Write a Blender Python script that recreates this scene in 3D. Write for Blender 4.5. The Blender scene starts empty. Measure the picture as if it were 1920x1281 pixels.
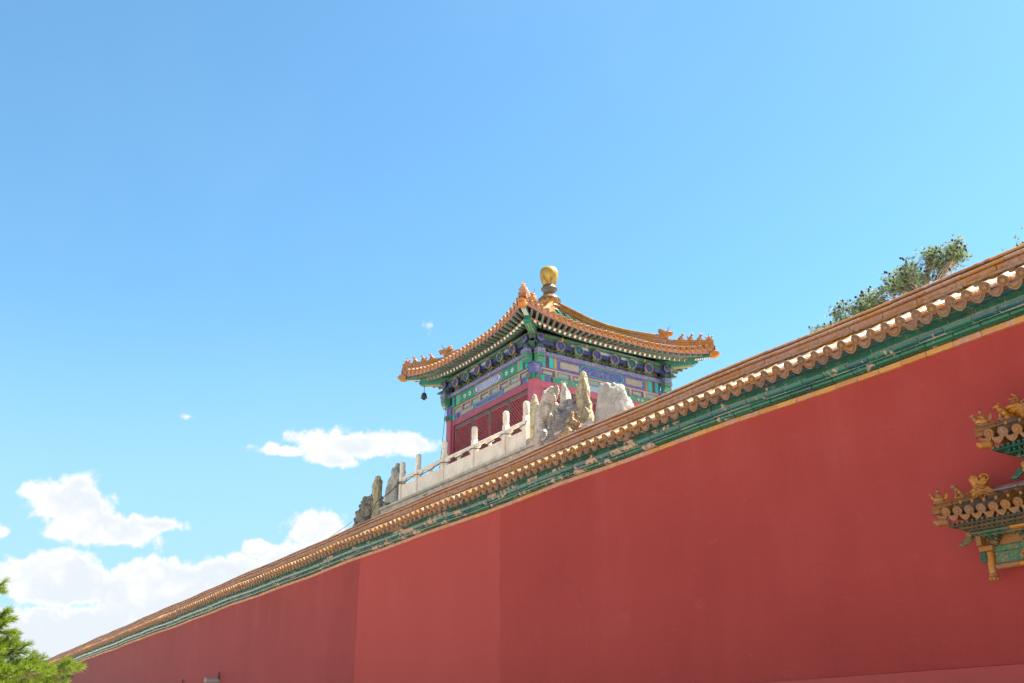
import bpy, math, random
from mathutils import Vector, Matrix, noise as mn
random.seed(7)
R = math.radians
scn = bpy.context.scene

# ------------------------------------------------------------------ camera, sky, sun, exposure
cam_d = bpy.data.cameras.new('camera'); cam = bpy.data.objects.new('camera', cam_d)
scn.collection.objects.link(cam); scn.camera = cam
cam_d.sensor_width = 36.0; cam_d.lens = 36.0 * 1867 / 1920
cam_d.clip_start = 0.1; cam_d.clip_end = 3000
cam.location = (0, 0, 0)                      # eye level is z = 0, the ground lies at z = -1.6
cam.rotation_euler = (R(90 + 22.3207), 0, R(-32.8871))

SUN_AZ, SUN_EL = R(106), R(58)                # azimuth from +Y towards +X
sdir = Vector((math.sin(SUN_AZ)*math.cos(SUN_EL), math.cos(SUN_AZ)*math.cos(SUN_EL), math.sin(SUN_EL)))
sun_d = bpy.data.lights.new('sun', 'SUN'); sun_d.energy = 4.5; sun_d.angle = R(0.5); sun_d.color = (1, .95, .87)
sun = bpy.data.objects.new('sun', sun_d); scn.collection.objects.link(sun)
sun.rotation_euler = (-sdir).to_track_quat('-Z', 'Y').to_euler()

scn.view_settings.view_transform = 'Standard'; scn.view_settings.look = 'None'
scn.view_settings.exposure = 2.2; scn.view_settings.gamma = 1

def nd(t, typ, props=None, **ins):
    n = t.nodes.new('ShaderNode' + typ)
    for k, v in (props or {}).items(): setattr(n, k, v)
    for k, v in ins.items():
        s = n.inputs[int(k[1:])] if k[0] == 'i' and k[1:].isdigit() else n.inputs[k.replace('_', ' ')]
        if isinstance(v, bpy.types.NodeSocket): t.links.new(v, s)
        else: s.default_value = v
    return n
def ma(t, op, a, b=0.0, c=0.0, clamp=False):
    return nd(t, 'Math', {'operation': op, 'use_clamp': clamp}, i0=a, i1=b, i2=c).outputs[0]
def c4(c): return (c[0], c[1], c[2], 1.0) if len(c) == 3 else c
def mixc(t, fac, a, b, mode='MIX'):
    n = nd(t, 'Mix', {'data_type': 'RGBA', 'blend_type': mode})
    for i, v in ((0, fac), (6, a), (7, b)):
        if isinstance(v, bpy.types.NodeSocket): t.links.new(v, n.inputs[i])
        else: n.inputs[i].default_value = v if i == 0 else c4(v)
    return n.outputs[2]
def ramp(t, fac, stops, interp='LINEAR'):
    n = nd(t, 'ValToRGB'); n.color_ramp.interpolation = interp
    e = n.color_ramp.elements
    while len(e) < len(stops): e.new(0.5)
    for el, (p, c) in zip(e, stops): el.position = p; el.color = c4(c)
    t.links.new(fac, n.inputs[0]); return n.outputs[0]
def step(t, v, a, b): return nd(t, 'MapRange', {'interpolation_type': 'SMOOTHSTEP'}, Value=v, From_Min=a, From_Max=b).outputs[0]

world = bpy.data.worlds.new('World'); scn.world = world; world.use_nodes = True
def build_world():
    t = world.node_tree; t.nodes.clear()
    sky = nd(t, 'TexSky'); sky.sky_type = 'NISHITA'; sky.sun_disc = False
    sky.sun_elevation = SUN_EL; sky.sun_rotation = SUN_AZ
    sky.altitude = 50; sky.air_density = 1.0; sky.dust_density = 0.35; sky.ozone_density = 1.6
    d = nd(t, 'TexCoord').outputs['Generated']
    sp = nd(t, 'SeparateXYZ', Vector=d)
    X, Y, Z = sp.outputs
    az = ma(t, 'MULTIPLY', ma(t, 'ARCTAN2', X, Y), 180/math.pi)
    el = ma(t, 'MULTIPLY', ma(t, 'ARCSINE', Z), 180/math.pi)
    # the air: a little milkier and paler than clean Nishita, with soft veils
    col = mixc(t, 1.0, sky.outputs[0], SKY_TINT, 'MULTIPLY')
    col = nd(t, 'HueSaturation', Hue=0.5, Saturation=SKY_SAT, Value=SKY_VAL, Color=col).outputs[0]
    veil = nd(t, 'TexNoise', Vector=d, Scale=2.4, Detail=5.0, Roughness=.55, Distortion=.2).outputs[0]
    col = mixc(t, ma(t, 'MULTIPLY', step(t, veil, .42, .78), .10), col, VEIL)
    hz = ma(t, 'MULTIPLY', step(t, el, 25, 6), .80)
    col = mixc(t, hz, col, HORIZON)
    # clouds: soft ellipses in azimuth / elevation, torn by noise
    n1 = nd(t, 'TexNoise', Vector=d, Scale=24.0, Detail=10.0, Roughness=.60, Distortion=.15).outputs[0]
    n2 = nd(t, 'TexNoise', Vector=d, Scale=95.0, Detail=8.0, Roughness=.62).outputs[0]
    pert = ma(t, 'ADD', ma(t, 'MULTIPLY', ma(t, 'SUBTRACT', n1, .5), 2.3), ma(t, 'MULTIPLY', ma(t, 'SUBTRACT', n2, .5), 1.35))
    acc = None
    for (a, e, ra, re, *pk) in CLOUDS:
        dx = ma(t, 'MULTIPLY', ma(t, 'SUBTRACT', az, a), 1/ra)
        dy = ma(t, 'MULTIPLY', ma(t, 'SUBTRACT', el, e), 1/re)
        dn = ma(t, 'MULTIPLY', ma(t, 'MINIMUM', dy, 0.0), .35)           # flatter bases
        dy = ma(t, 'ADD', dy, dn)
        r2 = ma(t, 'ADD', ma(t, 'MULTIPLY', dx, dx), ma(t, 'MULTIPLY', dy, dy))
        v = ma(t, 'MULTIPLY', ma(t, 'SUBTRACT', 1.0, ma(t, 'SQRT', r2)), pk[0] if pk else 1.0)
        acc = v if acc is None else ma(t, 'SMOOTH_MAX', acc, v, .25)
    n3 = nd(t, 'TexNoise', Vector=d, Scale=46.0, Detail=6.0, Roughness=.45).outputs[0]
    puff = ma(t, 'ABSOLUTE', ma(t, 'SUBTRACT', ma(t, 'MULTIPLY', n3, 2.0), 1.0))
    pert = ma(t, 'ADD', pert, ma(t, 'MULTIPLY', ma(t, 'SUBTRACT', puff, .22), 1.5))
    dens = ma(t, 'ADD', acc, ma(t, 'MULTIPLY', pert, .62))
    mask = step(t, dens, -.08, .42)
    sh1 = nd(t, 'TexNoise', Vector=nd(t, 'Mapping', Vector=d, Location=(0, 0, .03)).outputs[0], Scale=11.0, Detail=7.0, Roughness=.5).outputs[0]
    low = step(t, el, 9.5, 4.0)
    shade = ma(t, 'MULTIPLY', step(t, ma(t, 'ADD', ma(t, 'ADD', sh1, ma(t, 'MULTIPLY', ma(t, 'SUBTRACT', .22, puff), .35)), ma(t, 'MULTIPLY', low, .14)), .44, .68), step(t, dens, .22, .75))
    ccol = mixc(t, shade, CLOUD_LIT, CLOUD_SHADE)
    col = mixc(t, mask, col, ccol)
    bg = nd(t, 'Background', Color=col, Strength=SKY_STR)
    out = nd(t, 'OutputWorld'); t.links.new(bg.outputs[0], out.inputs[0])
SKY_STR = 0.0525
SKY_TINT = (.70, 1.06, 1.08); SKY_SAT = 1.0; SKY_VAL = 1.0
VEIL = (2.5, 3.7, 4.4); HORIZON = (2.05, 3.25, 4.10)
CLOUD_LIT = (4.35, 4.35, 4.38); CLOUD_SHADE = (3.55, 3.82, 4.08)
CLOUDS = [(23.6,16.06,4.62,1.12,1.3),(26.6,16.3,2.6,.85,1.3),(19.6,15.64,1.9,.42,.8),(22.4,15.3,1.9,.7,1.2),
 (8.85,11.9,2.7,1.5,1.3),(10.3,10.75,3.3,1.35,1.5),(9.0,13.0,1.2,.9,.9),(13.3,11.2,1.9,.5,1.0),(6.95,12.4,1.4,.75,.9),
 (8.78,7.9,3.1,1.9,2.2),(13.8,7.62,4.7,2.0,2.2),(17.27,8.6,2.8,1.5,2.0),(18.68,10.16,1.05,.7,1.4),(21.95,11.22,2.1,1.4,1.8),
 (6.0,7.99,1.2,.9,1.5),(12.89,4.0,11.5,3.6,3.0),(20.92,9.3,2.7,1.7,2.0),(27.39,23.28,.55,.35,.12),(13.98,17.1,.6,.3,.3),(5.61,10.31,.6,.35,.5),
 (-20,9,14,3),(-60,12,16,4),(60,7,14,3),(100,9,20,3),(150,14,18,4),(-140,10,22,4),(-100,22,12,3)]
build_world()

# ------------------------------------------------------------------ mesh helpers
class MB:
    """collects faces and links them as ONE mesh object; every face carries a random tone 'rnd'"""
    def __init__(s): s.v = []; s.f = []; s.m = []; s.s = []; s.r = []
    def add(s, vs, fs, m=0, smooth=False, r=None):
        b = len(s.v); s.v += [tuple(v) for v in vs]
        if r is None: r = random.random()
        for f in fs:
            s.f.append([b+i for i in f]); s.m.append(m); s.s.append(smooth); s.r.append(r)
        return s
    def hexa(s, p, m=0, r=None):               # 8 points: bottom ring 0-3, top ring 4-7
        return s.add(p, [(0,3,2,1),(4,5,6,7),(0,1,5,4),(1,2,6,5),(2,3,7,6),(3,0,4,7)], m, False, r)
    def box(s, a, b, m=0, r=None, P=None):
        (x0,y0,z0),(x1,y1,z1) = a, b
        p = [(x0,y0,z0),(x1,y0,z0),(x1,y1,z0),(x0,y1,z0),(x0,y0,z1),(x1,y0,z1),(x1,y1,z1),(x0,y1,z1)]
        if P: p = [P(*q) for q in p]
        return s.hexa(p, m, r)
    def bar(s, a, b, w, h, m=0, up=(0,0,1), r=None, w2=None, h2=None):
        a, b = Vector(a), Vector(b); d = (b-a).normalized(); up = Vector(up)
        x = d.cross(up).normalized(); y = x.cross(d)
        w2 = w if w2 is None else w2; h2 = h if h2 is None else h2
        q = [a-x*w/2-y*h/2, a+x*w/2-y*h/2, a+x*w/2+y*h/2, a-x*w/2+y*h/2, b-x*w2/2-y*h2/2, b+x*w2/2-y*h2/2, b+x*w2/2+y*h2/2, b-x*w2/2+y*h2/2]
        return s.hexa(q, m, r)
    def tube(s, pts, rad, n=8, m=0, cap=True, r=None, smooth=True, sq=1.0):
        pts = [Vector(p) for p in pts]
        if not isinstance(rad, (list, tuple)): rad = [rad]*len(pts)
        vs = []; fs = []; pn = None
        for i, p in enumerate(pts):
            d = (pts[min(i+1, len(pts)-1)] - pts[max(i-1, 0)])
            d = d.normalized() if d.length > 1e-9 else Vector((0,0,1))
            if pn is None:
                ref = Vector((0,0,1)) if abs(d.z) < .9 else Vector((1,0,0))
                x = d.cross(ref).normalized()
            else: x = (pn - d*pn.dot(d)).normalized()
            pn = x; y = d.cross(x)
            for k in range(n):
                a = 2*math.pi*k/n
                vs.append(p + x*math.cos(a)*rad[i] + y*math.sin(a)*rad[i]*sq)
        for i in range(len(pts)-1):
            for k in range(n):
                fs.append((i*n+k, i*n+(k+1)%n, (i+1)*n+(k+1)%n, (i+1)*n+k))
        if r is None: r = random.random()
        s.add(vs, fs, m, smooth, r)
        if cap:
            b = len(s.v) - len(vs); e = b + (len(pts)-1)*n
            s.f.append([b+k for k in range(n)][::-1]); s.m.append(m); s.s.append(False); s.r.append(r)
            s.f.append([e+k for k in range(n)]); s.m.append(m); s.s.append(False); s.r.append(r)
        return s
    def lathe(s, o, prof, n=16, m=0, axis=None, r=None, smooth=True, jag=0):
        o = Vector(o); ax = Vector(axis or (0,0,1)).normalized()
        ref = Vector((0,0,1)) if abs(ax.z) < .9 else Vector((1,0,0))
        x = ax.cross(ref).normalized(); y = ax.cross(x)
        vs = []; fs = []
        for (q, h) in prof:
            for k in range(n):
                a = 2*math.pi*k/n; vs.append(o + ax*h + (x*math.cos(a) + y*math.sin(a))*q)
        for i in range(len(prof)-1):
            for k in range(n): fs.append((i*n+k, i*n+(k+1)%n, (i+1)*n+(k+1)%n, (i+1)*n+k))
        fs.append(tuple(range(n))[::-1]); fs.append(tuple(range((len(prof)-1)*n, len(prof)*n)))
        return s.add(vs, fs, m, smooth, r)
    def blob(s, c, rad, n=10, k=7, m=0, rot=None, nz=0, ns=3, r=None):
        c = Vector(c); vs = []; fs = []
        for i in range(k+1):
            th = math.pi*i/k
            for j in range(n):
                ph = 2*math.pi*j/n
                p = Vector((math.sin(th)*math.cos(ph), math.sin(th)*math.sin(ph), math.cos(th)))
                if nz: p *= 1 + nz*mn.noise(p*ns + c*7)
                p = Vector((p.x*rad[0], p.y*rad[1], p.z*rad[2]))
                if rot: p = rot @ p
                vs.append(c+p)
        for i in range(k):
            for j in range(n): fs.append((i*n+j, (i+1)*n+j, (i+1)*n+(j+1)%n, i*n+(j+1)%n))
        return s.add(vs, fs, m, True, r)
    def prism(s, poly, a, b, F, m=0, r=None, bev=0):
        """poly: 2-D outline; F(p, q, t) maps it to space at depth t from a to b; bev shrinks the far end ring"""
        n = len(poly); cx = sum(p[0] for p in poly)/n; cy = sum(p[1] for p in poly)/n
        rings = [(a, 1.0), (b, 1.0)] if not bev else [(a, 1.0), (a+(b-a)*.6, 1.0), (b, 1-bev)]
        vs = [F(cx+(p[0]-cx)*k, cy+(p[1]-cy)*k, t) for (t, k) in rings for p in poly]
        fs = []
        for i in range(len(rings)-1):
            for k in range(n): fs.append((i*n+k, i*n+(k+1)%n, (i+1)*n+(k+1)%n, (i+1)*n+k))
        fs.append(tuple(range(n))[::-1]); fs.append(tuple(range((len(rings)-1)*n, len(rings)*n)))
        return s.add(vs, fs, m, False, r)
    def fat(s, poly, w, F, m=0, r=None):
        """a figure with an outline and rounded flanks: F(p, q, t)"""
        n = len(poly); cx = sum(p[0] for p in poly)/n; cy = sum(p[1] for p in poly)/n
        rings = [(-w, .62), (-.72*w, .88), (-.25*w, 1), (.25*w, 1), (.72*w, .88), (w, .62)]
        vs = [F(cx+(p[0]-cx)*k, cy+(p[1]-cy)*k, t) for (t, k) in rings for p in poly]
        fs = []
        for i in range(len(rings)-1):
            for k in range(n): fs.append((i*n+k, i*n+(k+1)%n, (i+1)*n+(k+1)%n, (i+1)*n+k))
        fs.append(tuple(range(n))[::-1]); fs.append(tuple(range((len(rings)-1)*n, len(rings)*n)))
        return s.add(vs, fs, m, False, r)
    def grid(s, rows, m=0, smooth=True, r=None, close=False):
        k = len(rows[0]); vs = [p for q in rows for p in q]; fs = []
        for i in range(len(rows)-1):
            for j in range(k if close else k-1):
                fs.append((i*k+j, i*k+(j+1)%k, (i+1)*k+(j+1)%k, (i+1)*k+j))
        return s.add(vs, fs, m, smooth, r)
    def build(s, name, mats, parent=None, kind=None, label=None):
        me = bpy.data.meshes.new(name)
        o0 = root_of(parent).location if parent else Vector((0,0,0))
        me.from_pydata([(v[0]-o0[0], v[1]-o0[1], v[2]-o0[2]) for v in s.v], [], s.f)
        if not isinstance(mats, (list, tuple)): mats = [mats]
        for m in mats: me.materials.append(m)
        me.polygons.foreach_set('material_index', s.m)
        me.polygons.foreach_set('use_smooth', s.s)
        a = me.attributes.new('rnd', 'FLOAT', 'FACE'); a.data.foreach_set('value', s.r)
        me.update()
        o = bpy.data.objects.new(name, me); scn.collection.objects.link(o)
        if parent: o.parent = parent
        if kind: o['kind'] = kind
        if label: o['label'] = label
        return o
def root_of(o):
    while o.parent: o = o.parent
    return o
def thing(name, label, cat, loc=(0,0,0), group=None):
    o = bpy.data.objects.new(name, None); o.empty_display_size = .2
    scn.collection.objects.link(o); o.location = loc
    o['label'] = label; o['category'] = cat
    if group: o['group'] = group
    return o
def tag(o, label, cat, group=None):
    o['label'] = label; o['category'] = cat
    if group: o['group'] = group
    return o
def interp(x, tab):
    if x <= tab[0][0]: return tab[0][1]
    for (a, b), (c, d) in zip(tab, tab[1:]):
        if x <= c: return b + (d-b)*(x-a)/(c-a)
    return tab[-1][1]

# ------------------------------------------------------------------ materials
def base_mat(name):
    m = bpy.data.materials.new(name); m.use_nodes = True; t = m.node_tree; t.nodes.clear()
    b = nd(t, 'BsdfPrincipled'); o = nd(t, 'OutputMaterial'); t.links.new(b.outputs[0], o.inputs[0])
    pos = nd(t, 'NewGeometry').outputs['Position']
    return m, t, b, pos
def bump(t, b, h, s, d=.02):
    n = nd(t, 'Bump', Height=h, Strength=s, Distance=d); t.links.new(n.outputs[0], b.inputs['Normal'])
def setc(t, b, c): t.links.new(c, b.inputs['Base Color'])
def noise(t, pos, sc, det=5.0, ro=.55, dist=0.0): return nd(t, 'TexNoise', Vector=pos, Scale=sc, Detail=det, Roughness=ro, Distortion=dist).outputs[0]
def rnd(t): return nd(t, 'Attribute', {'attribute_name': 'rnd'}).outputs['Fac']

def glaze(name, cols, worn, wamt=.3, rough=.28, ns=9.0, wrough=.8, dirt=(.05,.035,.03), dirt_amt=.35, wear_y=None, bmp=.25):
    """glazed ceramic: tone per tile, glaze flaked off to clay where noise says so, dirt in the hollows of the noise"""
    m, t, b, pos = base_mat(name)
    r = rnd(t)
    k = len(cols); c = ramp(t, r, [(i/max(1, k-1), q) for i, q in enumerate(cols)])
    n1 = noise(t, pos, ns, 8.0, .65); n2 = noise(t, pos, ns*.22, 4.0); n3 = noise(t, pos, ns*4, 3.0)
    c = mixc(t, ma(t, 'MULTIPLY', n3, .5), c, mixc(t, .5, c, (0,0,0)))
    thr = ma(t, 'ADD', ma(t, 'ADD', n1, ma(t, 'MULTIPLY', n2, .5)), ma(t, 'MULTIPLY', r, .28))
    a = 1.24 - wamt
    if wear_y is not None:                       # a stretch of the wall where the glaze has come off badly
        y = nd(t, 'SeparateXYZ', Vector=pos).outputs[1]
        z = ma(t, 'MULTIPLY', step(t, y, wear_y[0], wear_y[1]), step(t, y, wear_y[3], wear_y[2]))
        thr = ma(t, 'ADD', thr, ma(t, 'MULTIPLY', z, wear_y[4]))
    w = step(t, thr, a-.03, a+.05)
    wc = ramp(t, noise(t, pos, ns*1.7, 5.0), [(.3, worn[0]), (.7, worn[1])])
    c = mixc(t, w, c, wc)
    dm = ma(t, 'MULTIPLY', step(t, noise(t, pos, ns*.6, 7.0, .7), .52, .72), dirt_amt)
    c = mixc(t, dm, c, dirt)
    setc(t, b, c)
    rr = ma(t, 'ADD', rough, ma(t, 'MULTIPLY', w, wrough-rough), clamp=True)
    rr = ma(t, 'ADD', rr, ma(t, 'MULTIPLY', dm, .5), clamp=True)
    t.links.new(rr, b.inputs['Roughness'])
    b.inputs['Specular IOR Level'].default_value = .4
    bump(t, b, ma(t, 'ADD', n3, ma(t, 'MULTIPLY', w, -.6)), bmp, .01)
    return m
def plain(name, col, var=.25, rough=.7, ns=14.0, col2=None, bmp=.15, metal=0.0):
    m, t, b, pos = base_mat(name)
    n1 = noise(t, pos, ns, 6.0, .6); n2 = noise(t, pos, ns*.2, 3.0)
    q = ma(t, 'ADD', ma(t, 'MULTIPLY', n1, .6), ma(t, 'MULTIPLY', n2, .4))
    q = ma(t, 'ADD', q, ma(t, 'MULTIPLY', ma(t, 'SUBTRACT', rnd(t), .5), .25))
    lo = tuple(v*(1-var) for v in col); hi = tuple(min(1, v*(1+var)) for v in (col2 or col))
    setc(t, b, ramp(t, q, [(.3, lo), (.7, hi)]))
    b.inputs['Roughness'].default_value = rough; b.inputs['Metallic'].default_value = metal
    bump(t, b, n1, bmp, .01)
    return m
def painted(name, field, line, sc=9.0, thr=.5, width=.05, third=None, rough=.6, fade=.25):
    """painted woodwork: curling lines of gold or white on a coloured field, faded and dusty"""
    m, t, b, pos = base_mat(name)
    n = noise(t, pos, sc, 2.0, .5, 1.6)
    d = ma(t, 'ABSOLUTE', ma(t, 'SUBTRACT', ma(t, 'FRACT', ma(t, 'MULTIPLY', n, 5.0)), .5))
    ln = step(t, d, width*2.2, width)
    c = mixc(t, ln, field, line)
    if third:
        v = nd(t, 'TexVoronoi', Vector=pos, Scale=sc*.9).outputs[0]
        c = mixc(t, step(t, v, .26, .18), c, third)
    f = noise(t, pos, 5.0, 7.0, .7)
    c = mixc(t, ma(t, 'MULTIPLY', step(t, f, .45, .75), fade), c, (.30,.27,.22))
    c = mixc(t, ma(t, 'MULTIPLY', noise(t, pos, 40, 3.0), .35), c, mixc(t, .6, c, (0,0,0)))
    setc(t, b, c); b.inputs['Roughness'].default_value = rough
    return m
def stone(name, stops, sc=6.0, crack=.5, spots=None, rough=.85, bs=.6, layers=0.0):
    m, t, b, pos = base_mat(name)
    n1 = noise(t, pos, sc, 9.0, .62, .4); n2 = noise(t, pos, sc*5, 6.0, .6)
    c = ramp(t, ma(t, 'ADD', ma(t, 'MULTIPLY', n1, .72), ma(t, 'MULTIPLY', n2, .28)), stops)
    v = nd(t, 'TexVoronoi', {'feature': 'DISTANCE_TO_EDGE'}, Vector=nd(t, 'Mapping', Vector=mixc(t, .12, pos, nd(t, 'TexNoise', Vector=pos, Scale=sc*1.2).outputs[1]), Scale=(1,1,.55)).outputs[0], Scale=sc*.55).outputs[0]
    c = mixc(t, ma(t, 'MULTIPLY', step(t, v, .05, .0), crack), c, (.06,.05,.04))
    if spots:
        c = mixc(t, step(t, noise(t, pos, sc*2.3, 5.0, .7), .56, .66), c, spots)
    setc(t, b, c); b.inputs['Roughness'].default_value = rough
    h = ma(t, 'ADD', n2, ma(t, 'MULTIPLY', step(t, v, .0, .08), .5))
    if layers:
        w = nd(t, 'TexWave', {'bands_direction': 'Z'}, Vector=pos, Scale=6.0, Distortion=9.0, Detail=4.0).outputs[0]
        h = ma(t, 'ADD', h, ma(t, 'MULTIPLY', w, layers))
    bump(t, b, h, bs, .04)
    return m

def plaster_mat():
    m, t, b, pos = base_mat('red_plaster')
    sx = nd(t, 'SeparateXYZ', Vector=pos); y, z = sx.outputs[1], sx.outputs[2]
    big = noise(t, pos, .35, 5.0, .55); mid = noise(t, nd(t, 'Mapping', Vector=pos, Scale=(1, 1, .25)).outputs[0], 1.6, 6.0, .6); fine = noise(t, pos, 18.0, 5.0, .6)
    q = ma(t, 'ADD', ma(t, 'MULTIPLY', big, .55), ma(t, 'ADD', ma(t, 'MULTIPLY', mid, .3), ma(t, 'MULTIPLY', fine, .15)))
    c = ramp(t, q, [(.3, (.225,.023,.0185)), (.5, (.275,.031,.025)), (.72, (.315,.043,.036))])
    yw = ma(t, 'ADD', y, ma(t, 'MULTIPLY', ma(t, 'SUBTRACT', noise(t, pos, 1.6, 8.0, .7), .5), .22))
    # three coats of limewash: the fresher one between y = 17.4 and 24.3
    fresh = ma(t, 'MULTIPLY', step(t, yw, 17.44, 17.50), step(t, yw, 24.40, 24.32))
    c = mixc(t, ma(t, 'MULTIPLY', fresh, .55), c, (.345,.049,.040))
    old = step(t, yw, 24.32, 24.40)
    c = mixc(t, ma(t, 'MULTIPLY', old, nd(t, 'MapRange', Value=y, From_Min=24, From_Max=62, To_Min=.22, To_Max=.80).outputs[0]), c, (.135,.033,.035))  # old coat, darkened with distance to paint in sky sheen and haze
    # hairline cracks and faint scuffs
    ck = nd(t, 'TexVoronoi', {'feature': 'DISTANCE_TO_EDGE'}, Vector=mixc(t, .35, pos, nd(t, 'TexNoise', Vector=pos, Scale=1.4, Detail=6.0).outputs[1]), Scale=.42).outputs[0]
    ckm = ma(t, 'MULTIPLY', step(t, ck, .006, .001), step(t, noise(t, pos, .5, 3.0), .52, .66))
    c = mixc(t, ma(t, 'MULTIPLY', ckm, .35), c, (.16,.03,.025))
    sc_ = noise(t, nd(t, 'Mapping', Vector=pos, Scale=(1, .6, 1.6), Rotation=(.5, 0, 0)).outputs[0], 3.2, 9.0, .72)
    c = mixc(t, ma(t, 'MULTIPLY', step(t, sc_, .58, .74), .16), c, (.44,.13,.11))
    # rain-washed pale streaks below the eave
    st = noise(t, nd(t, 'Mapping', Vector=pos, Scale=(1, 1.0, .22)).outputs[0], 1.1, 7.0, .65)
    top = step(t, ma(t, 'ADD', z, ma(t, 'MULTIPLY', noise(t, pos, .8, 4.0), 1.6)), 3.4, 5.4)
    c = mixc(t, ma(t, 'MULTIPLY', ma(t, 'MULTIPLY', step(t, st, .5, .75), top), .13), c, (.42,.15,.13))
    setc(t, b, c); b.inputs['Roughness'].default_value = .8
    b.inputs['Specular IOR Level'].default_value = .25
    bump(t, b, ma(t, 'ADD', ma(t, 'MULTIPLY', fine, .35), mid), .22, .03)
    return m

M = {}
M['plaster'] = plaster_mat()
M['plinth'] = plain('red_plinth', (.30,.036,.028), .12, .8, 2.0)
CLAY = ((.25,.115,.065), (.38,.21,.13))
M['yellow'] = glaze('yellow_glaze', [(.46,.20,.04), (.56,.27,.05), (.40,.16,.04), (.58,.30,.07), (.48,.22,.07)], CLAY, .34, .25, 11)
M['rondel'] = glaze('rondel_glaze', [(.34,.14,.02), (.17,.08,.04), (.29,.12,.025), (.22,.11,.06), (.40,.19,.03), (.15,.075,.04)], ((.15,.07,.04),(.25,.13,.075)), .30, .55, 30, dirt_amt=.5, bmp=.5)
M['rondel_field'] = glaze('rondel_field_glaze', [(.15,.065,.02), (.10,.05,.03), (.18,.075,.018), (.09,.048,.034)], ((.12,.065,.04),(.19,.11,.07)), .33, .5, 30, dirt_amt=.6, bmp=.5)
M['tube'] = glaze('tube_glaze', [(.36,.15,.014), (.24,.11,.03), (.42,.19,.022), (.31,.12,.014), (.43,.21,.04), (.38,.24,.13)], ((.36,.21,.11), (.46,.30,.18)), .24, .26, 14)
M['ridge'] = glaze('ridge_glaze', [(.40,.15,.022), (.46,.19,.03), (.33,.12,.03), (.44,.18,.03), (.28,.12,.045)], ((.30,.145,.095), (.45,.26,.18)), .42, .3, 12, dirt_amt=.4)
M['mortar'] = plain('red_brown_mortar', (.24,.11,.085), .35, .9, 8, bmp=.5)
M['shade_and_black'] = plain('gap_shade_and_black_paint', (.06,.045,.038), .4, .9, 12)  # near-black: painted gap shade on the coping, dark paint on beams and riders
M['band'] = glaze('band_glaze', [(.45,.19,.05), (.52,.25,.06), (.42,.17,.06), (.50,.22,.08)], ((.34,.15,.10), (.44,.23,.16)), .31, .35, 7, dirt_amt=.2, wear_y=(10, 14, 40, 60, .16))
GW = ((.34,.20,.14), (.44,.29,.21)); WY = (9.5, 14.5, 23, 28, .13)
M['green'] = glaze('green_glaze', [(.006,.075,.035), (.009,.10,.05), (.005,.055,.038), (.013,.115,.062), (.007,.08,.06)], GW, .15, .25, 9, dirt=(.10,.095,.09), dirt_amt=.45, wear_y=WY)
M['teal'] = glaze('teal_glaze', [(.006,.08,.066), (.010,.105,.095), (.006,.065,.085), (.013,.115,.072)], GW, .15, .25, 9, dirt=(.10,.10,.105), dirt_amt=.5, wear_y=WY)
M['joint'] = plain('pale_joint', (.30,.24,.19), .3, .9, 15)
M['marble'] = stone('white_marble', [(.25, (.50,.41,.31)), (.5, (.68,.58,.46)), (.75, (.76,.68,.56))], 3.0, .12, None, .7, .25)
M['marble_dirty'] = stone('stained_marble', [(.28, (.20,.17,.13)), (.5, (.40,.36,.30)), (.72, (.52,.47,.40))], 4.0, .25, None, .8, .4)
M['rock_porous'] = stone('porous_rock', [(.3, (.10,.08,.06)), (.5, (.27,.23,.17)), (.7, (.42,.37,.28))], 7.0, .7, (.07,.055,.045), .9, 1.0)
M['rock_white'] = stone('pale_rock', [(.28, (.25,.20,.15)), (.5, (.48,.41,.33)), (.72, (.66,.585,.48))], 3.5, .10, None, .85, .8, .5)
M['rock_grey'] = stone('grey_rock', [(.3, (.21,.185,.15)), (.5, (.36,.325,.27)), (.7, (.50,.45,.38))], 5.0, .08, None, .85, .7)
M['rock_dark'] = stone('dark_veined_rock', [(.3, (.11,.095,.085)), (.5, (.25,.22,.20)), (.7, (.46,.42,.36))], 4.0, .5, None, .85, .9, .5)
M['rock_buff'] = stone('buff_stalagmite_rock', [(.3, (.26,.19,.10)), (.5, (.46,.37,.22)), (.7, (.60,.49,.31))], 11.0, .35, None, .9, .9)
M['rock_ochre'] = stone('ochre_rubble', [(.3, (.16,.11,.07)), (.5, (.42,.27,.13)), (.7, (.55,.44,.32))], 6.0, .6, None, .9, .9)
M['paving'] = plain('pale_paving', (.50,.45,.37), .15, .85, 1.5)
# pavilion paint
M['red_paint'] = plain('red_column_paint', (.34,.066,.088), .22, .38, 5.0, bmp=.04)
M['red_frame'] = plain('red_frame_paint', (.265,.044,.062), .25, .4, 9.0, bmp=.04)
M['lattice'] = plain('lattice_paint', (.32,.062,.07), .2, .6, 20.0)
M['worn_grey'] = plain('worn_grey_stile', (.085,.085,.075), .35, .8, 16.0)
M['pane'] = plain('dark_lattice_backing', (.022,.022,.026), .3, .35, 4.0)
M['rail_pink'] = plain('dusty_pink_rail', (.36,.20,.17), .22, .7, 12.0)
M['blue_scroll'] = painted('blue_painted_beam', (.05,.062,.27), (.26,.21,.13), 8, .5, .05, fade=.25)
M['blue_band'] = painted('blue_white_scroll_band', (.07,.075,.26), (.38,.38,.42), 13, .5, .07, (.30,.16,.26))
M['blue_dark'] = painted('dark_blue_beam', (.02,.03,.17), (.06,.08,.24), 6, .5, .03)
M['green_scroll'] = painted('green_painted_beam', (.005,.20,.13), (.28,.24,.08), 7, .5, .05)
M['green_plain'] = painted('green_painted_field', (.008,.19,.135), (.02,.12,.09), 10, .5, .04, fade=.2)
M['green_deep'] = painted('deep_green_board', (.012,.075,.06), (.16,.15,.07), 8, .5, .035)
M['teal_line'] = plain('teal_painted_edge', (.02,.30,.25), .15, .6, 15.0)
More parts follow.
